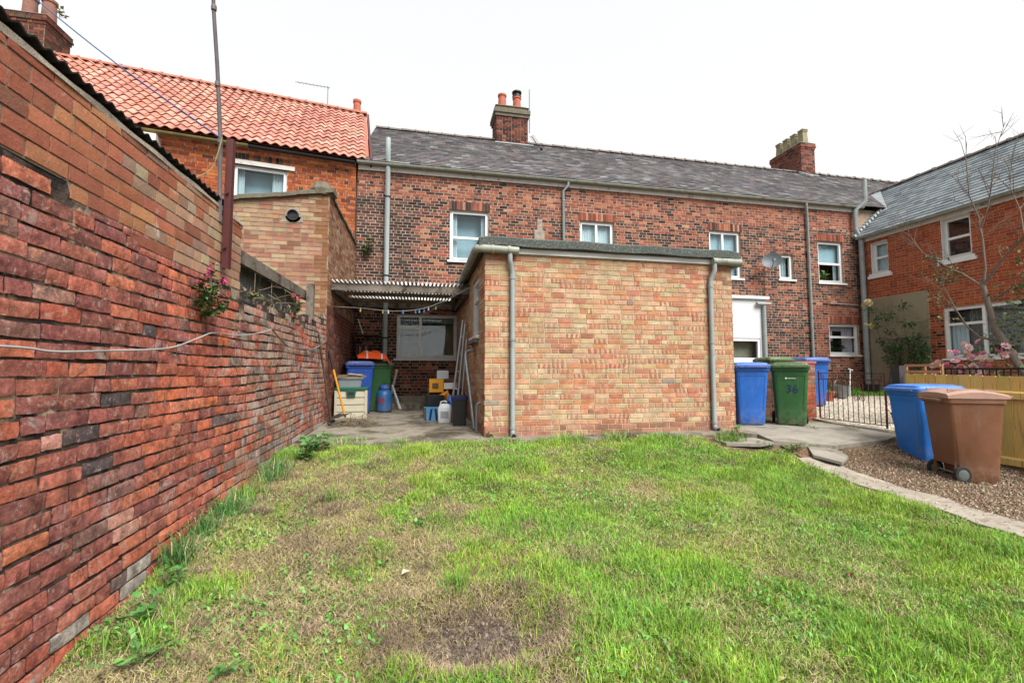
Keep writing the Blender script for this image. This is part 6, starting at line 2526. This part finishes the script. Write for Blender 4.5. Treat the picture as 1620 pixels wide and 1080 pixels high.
def rose(name, label, loc, clusters, nleaf, leaf, cols, blooms, bcols, canes, seed, rad=.2, bsize=1.0):
    r = random.Random(seed)
    root = thing(name, label, 'rose', loc)
    for c in canes:
        mb = MB()
        mb.tube(c, [.018 - .012 * k / (len(c) - 1) for k in range(len(c))], 6)
        mb.build('cane', M['cane'], root, smooth=60)
    mb = MB()
    cloud(mb, clusters, nleaf, leaf, cols, r, rad)
    mb.build('foliage', M['leaf'], root)
    protos = []
    for i, p in enumerate(blooms):
        k = i % len(bcols)
        if k >= len(protos):
            protos.append(bloom_mesh(bcols[k]).build('bloom', M['petal'], root, origin=(0, 0, 0)))
            ob = protos[k]
        else:
            ob = protos[k].copy()
            COL.objects.link(ob)
            ob.parent = root
        ob.location = Vector(p) - WL[root.name]
        s = bsize * r.uniform(.8, 1.25)
        ob.scale = (s, s, s)
        ob.rotation_euler = (r.uniform(.2, 1.2), r.uniform(-.9, .0), r.uniform(0, 6))
    return root


r = random.Random(44)
gcols = [(.05, .12, .03), (.07, .16, .04), (.10, .19, .05), (.04, .09, .03)]
cl = [(9.3 + r.gauss(0, .15), 5.2 + k * .1, .72 + r.gauss(0, .13), .26) for k in range(13)]
bl = []
for k in range(46):
    bl.append((9.12 + r.uniform(-.1, .15), r.uniform(5.5, 6.35), r.uniform(.78, 1.18)))
for k in range(16):
    bl.append((9.2 + r.uniform(-.1, .1), 5.72 + r.gauss(0, .2), 1.28 + r.gauss(0, .07)))
for k in range(8):
    bl.append((9.2 + r.uniform(-.1, .1), 5.35 + r.gauss(0, .09), 1.22 + r.gauss(0, .04)))
cl += [(9.3, 5.75, 1.2, .24), (9.3, 5.4, 1.15, .2), (9.3, 5.95, 1.0, .26), (9.3, 6.2, .85, .2)]
rose('pink_rose_bush', 'bush covered in pale pink roses behind the black railing', (9.3, 5.7, .0), cl, 900, .07, gcols, bl, [A('eeb0c2', 1.35), A('f0c4cc', 1.35), A('e07f9c', 1.35), A('f3d9d6', 1.35)], [[(9.3, 5.6 + k * .1, .0), (9.28, 5.55 + k * .12, .6), (9.25, 5.5 + k * .14, 1.1)] for k in range(5)], 61, .2, .85)
cl, canes = [], []
for (y0, y1, z1) in ((10.3, 10.75, 2.75), (10.1, 10.3, 2.5), (9.95, 9.85, 2.75), (9.75, 9.6, 2.2), (9.9, 10.25, 1.5), (9.7, 9.35, 1.6)):
    pts = [(13.35 + .1 * math.sin(k), y0 + (y1 - y0) * k / 5, .3 + (z1 - .3) * k / 5) for k in range(6)]
    canes.append(pts)
    cl += [(p[0], p[1], p[2], .17) for p in pts[2:]]
cl += [(13.35, 9.65, 1.7, .35), (13.35, 9.5, 1.45, .3), (13.3, 10.1, 1.65, .28), (13.35, 9.8, 1.35, .3), (13.3, 10.55, 2.5, .15), (13.3, 9.45, 1.2, .22)]
bl = [(13.2, 10.8 + r.gauss(0, .06), 2.95 + r.gauss(0, .05)) for k in range(4)] + [(13.2, 10.85 + r.gauss(0, .05), 2.3 + r.gauss(0, .04)) for k in range(3)]
rose('climbing_rose', 'dark green climbing rose with a few cream flowers on the rendered panel', (13.35, 10.0, .3), cl, 1500, .085, [(.04, .10, .025), (.06, .13, .03), (.03, .075, .03)], bl, [A('efe2b4', 1.35), A('e8d48f', 1.35)], canes, 62, .2, 1.6)
fp = MB()
r = random.Random(70)
for j in range(120):
    q = Vector((8.25 + r.gauss(0, .08), 6.3 + r.gauss(0, .08), .28 + r.gauss(0, .07)))
    leaf_mesh(fp, q, (r.gauss(0, 1), r.gauss(0, 1), r.gauss(.3, .7)), .05, (*jit(A('d8342c', 1.4) if r.random() < .4 else (.05, .13, .03), .2, r), 1), r)
solo(fp, 'red_geranium', M['petal'], 'small red geranium in the dark pot behind the gate post', 'plant')
mb = MB()
n = 2600
cx, cy = rs.uniform(9.3, 12.9, n), rs.uniform(9.75, 11.0, n)
V, Q, T, C = blades(n * 4, np.repeat(cx, 4) + rs.normal(0, .03, n * 4), np.repeat(cy, 4) + rs.normal(0, .03, n * 4), zg(np.repeat(cx, 4), np.repeat(cy, 4)) + .01, rs.uniform(.05, .13, n * 4), rs.uniform(.008, .014, n * 4), rs.uniform(.1, .6, n * 4), np.array([[.09, .26, .03]]) * rs.uniform(.6, 1.3, (n * 4, 1)), rs)
np_mesh('garden_grass', V, [Q, T], C, M['grass'], 'strip of bright grass under the terrace windows behind the gate', 'grass', 'stuff')
for i, (x, y, lb) in enumerate(((11.6, 10.9, 'bare brown shrub against the terrace wall behind the gate'), (12.2, 10.8, 'second twiggy shrub nearer the grey soil pipe'))):
    mb = MB()
    r = random.Random(90 + i)
    for k in range(60):
        p = Vector((x + r.gauss(0, .12), y + r.gauss(0, .1), float(zg(x, y))))
        q = p + Vector((r.gauss(0, .22), r.gauss(0, .15), r.uniform(.25, .6)))
        mb.tube([p, (p + q) / 2 + Vector((r.gauss(0, .04), 0, 0)), q], [.006, .005, .002], 4)
    solo(mb, 'bare_shrub', M['darkwood'], lb, 'shrub', 'bare shrubs behind the gate')
HP = weed('spiky green houseplant on the inside sill of the upper terrace window', 12.5, 11.62, 40, .16, 530, 3.75, ((.14, .26, .05), (.2, .3, .08)), .2, .28, 'houseplant', 'plant')
weed('dark houseplant in a pot on the inside sill of the lower right terrace window', 12.85, 11.64, 60, .14, 531, 1.5, ((.03, .07, .02), (.05, .1, .03)), .25, .32, 'houseplant', 'plant')

# ---- the tree on the right
TREE = thing('garden_tree', 'sparse tree with bare grey branches in front of the red brick wing', 'tree', (9.2, 4.7, 0))
mb = MB()
trunk = [(9.2, 4.55, 0), (9.2, 4.75, .4), (9.2, 5.1, .81), (9.2, 5.28, 1.21), (9.2, 5.45, 1.63), (9.2, 5.53, 2.06), (9.2, 5.58, 2.38)]
mb.tube(trunk, [.07, .064, .056, .05, .044, .039, .035], 10)
mb.build('trunk', M['bark'], TREE, smooth=60)
r = random.Random(21)
ends = []


def limb(pts, r0, r1, twigs=5, depth=1):
    mb = MB()
    n = len(pts)
    mb.tube(pts, [r0 + (r1 - r0) * k / (n - 1) for k in range(n)], 7)
    for k in range(twigs):
        u = r.uniform(.3, 1.0) * (n - 1)
        i = min(int(u), n - 2)
        a, b = Vector(pts[i]), Vector(pts[i + 1])
        c = a.lerp(b, u - i)
        d = ((b - a).normalized() + Vector((r.gauss(0, .5), r.gauss(0, .5), r.gauss(.25, .4)))).normalized()
        L = r.uniform(.25, .7)
        q = c + d * L * .5
        e = q + (d + Vector((r.gauss(0, .3), r.gauss(0, .3), r.gauss(.1, .3)))).normalized() * L * .5
        mb.tube([c, q, e], [.0055, .0035, .0015], 5)
        for j in range(2):
            g0 = c.lerp(e, r.uniform(.3, .8))
            g1_ = g0 + (d + Vector((r.gauss(0, .7), r.gauss(0, .7), r.gauss(0, .5)))).normalized() * L * .45
            mb.tube([g0, g1_], [.0028, .0012], 4)
            ends.append(g1_)
        ends.append(e)
        ends.append(q)
    mb.build('branch', M['bark'], TREE, smooth=60)


limb([(9.2, 5.58, 2.36), (9.2, 5.53, 2.65), (9.2, 5.54, 3.13), (9.2, 5.57, 3.52), (9.15, 5.65, 3.93), (9.1, 5.63, 4.59), (9.1, 5.6, 4.85)], .022, .003, 14)
limb([(9.2, 5.56, 3.3), (9.22, 5.45, 3.65), (9.25, 5.4, 4.05), (9.25, 5.33, 4.55), (9.3, 5.2, 5.0)], .013, .003, 12)
limb([(9.2, 5.57, 2.36), (9.2, 5.4, 2.62), (9.2, 5.23, 2.83), (9.2, 5.02, 3.03), (9.2, 4.75, 3.5), (9.25, 4.6, 3.9)], .022, .004, 14)
limb([(9.2, 5.57, 2.34), (9.15, 5.8, 2.6), (9.1, 6.05, 2.82), (9.05, 6.34, 3.12), (9.0, 6.53, 3.54)], .018, .003, 13)
limb([(9.2, 5.36, 1.42), (9.2, 5.66, 1.5), (9.15, 5.8, 1.7), (9.1, 5.91, 2.0), (9.05, 6.05, 2.45), (9.05, 6.06, 2.8)], .02, .004, 9)
limb([(9.25, 5.5, 2.1), (9.3, 5.25, 2.3), (9.35, 4.95, 2.35), (9.4, 4.7, 2.5)], .016, .004, 10)
limb([(9.2, 5.02, 3.03), (9.3, 5.1, 3.5), (9.3, 5.2, 3.9), (9.3, 5.15, 4.4)], .011, .003, 10)
mb = MB()
tl = [(.055, .10, .03), (.075, .13, .04), (.10, .15, .05), (.14, .15, .06), (.04, .08, .03)]
low = [(9.35, 4.75 + .12 * k, 1.9 + .35 * math.sin(k * 2.2), .34) for k in range(6)] + [(9.35, 5.0, 2.55, .3), (9.4, 4.85, 1.5, .3), (9.4, 5.1, 1.35, .28), (9.4, 4.8, 2.3, .35), (9.35, 5.35, 1.75, .2)]
cloud(mb, low, 900, .07, tl, r, .3)
cloud(mb, [(e[0], e[1], e[2], .08) for e in ends if e[2] < 3.0], 330, .06, tl, r, .08)
cloud(mb, [(9.15, 5.9 + .1 * k, 2.62 + .08 * math.sin(k * 2), .14) for k in range(4)], 120, .06, tl, r, .14)
mb.build('crown', M['leaf'], TREE)
# fallen leaves on the lawn
for i, (x, y, c, lb) in enumerate(((2.35, 2.05, 'b5622e', 'orange brown fallen leaf in the grass at lower right'), (3.35, 3.6, '8e4a2c', 'red brown fallen leaf in the grass below the slab'), (1.55, 1.75, 'c8b07a', 'pale straw coloured leaf at the bottom of the lawn'), (1.75, 4.7, 'cfc9b8', 'pale scrap of paper lying on the green lawn'), (-.1, 2.95, 'c9c3a8', 'pale dead leaf on the dry middle of the lawn'), (2.75, 2.45, '6a3328', 'dark red fallen leaf in the right of the lawn'))):
    mb = MB()
    leaf_mesh(mb, (x, y, float(zl(x, y)) + .03), (1, .4 * (i - 2), .15), .07, (*A(c), 1), random.Random(i), .6)
    solo(mb, 'fallen_leaf', M['leaf'], lb, 'leaf', 'fallen leaves on the lawn')
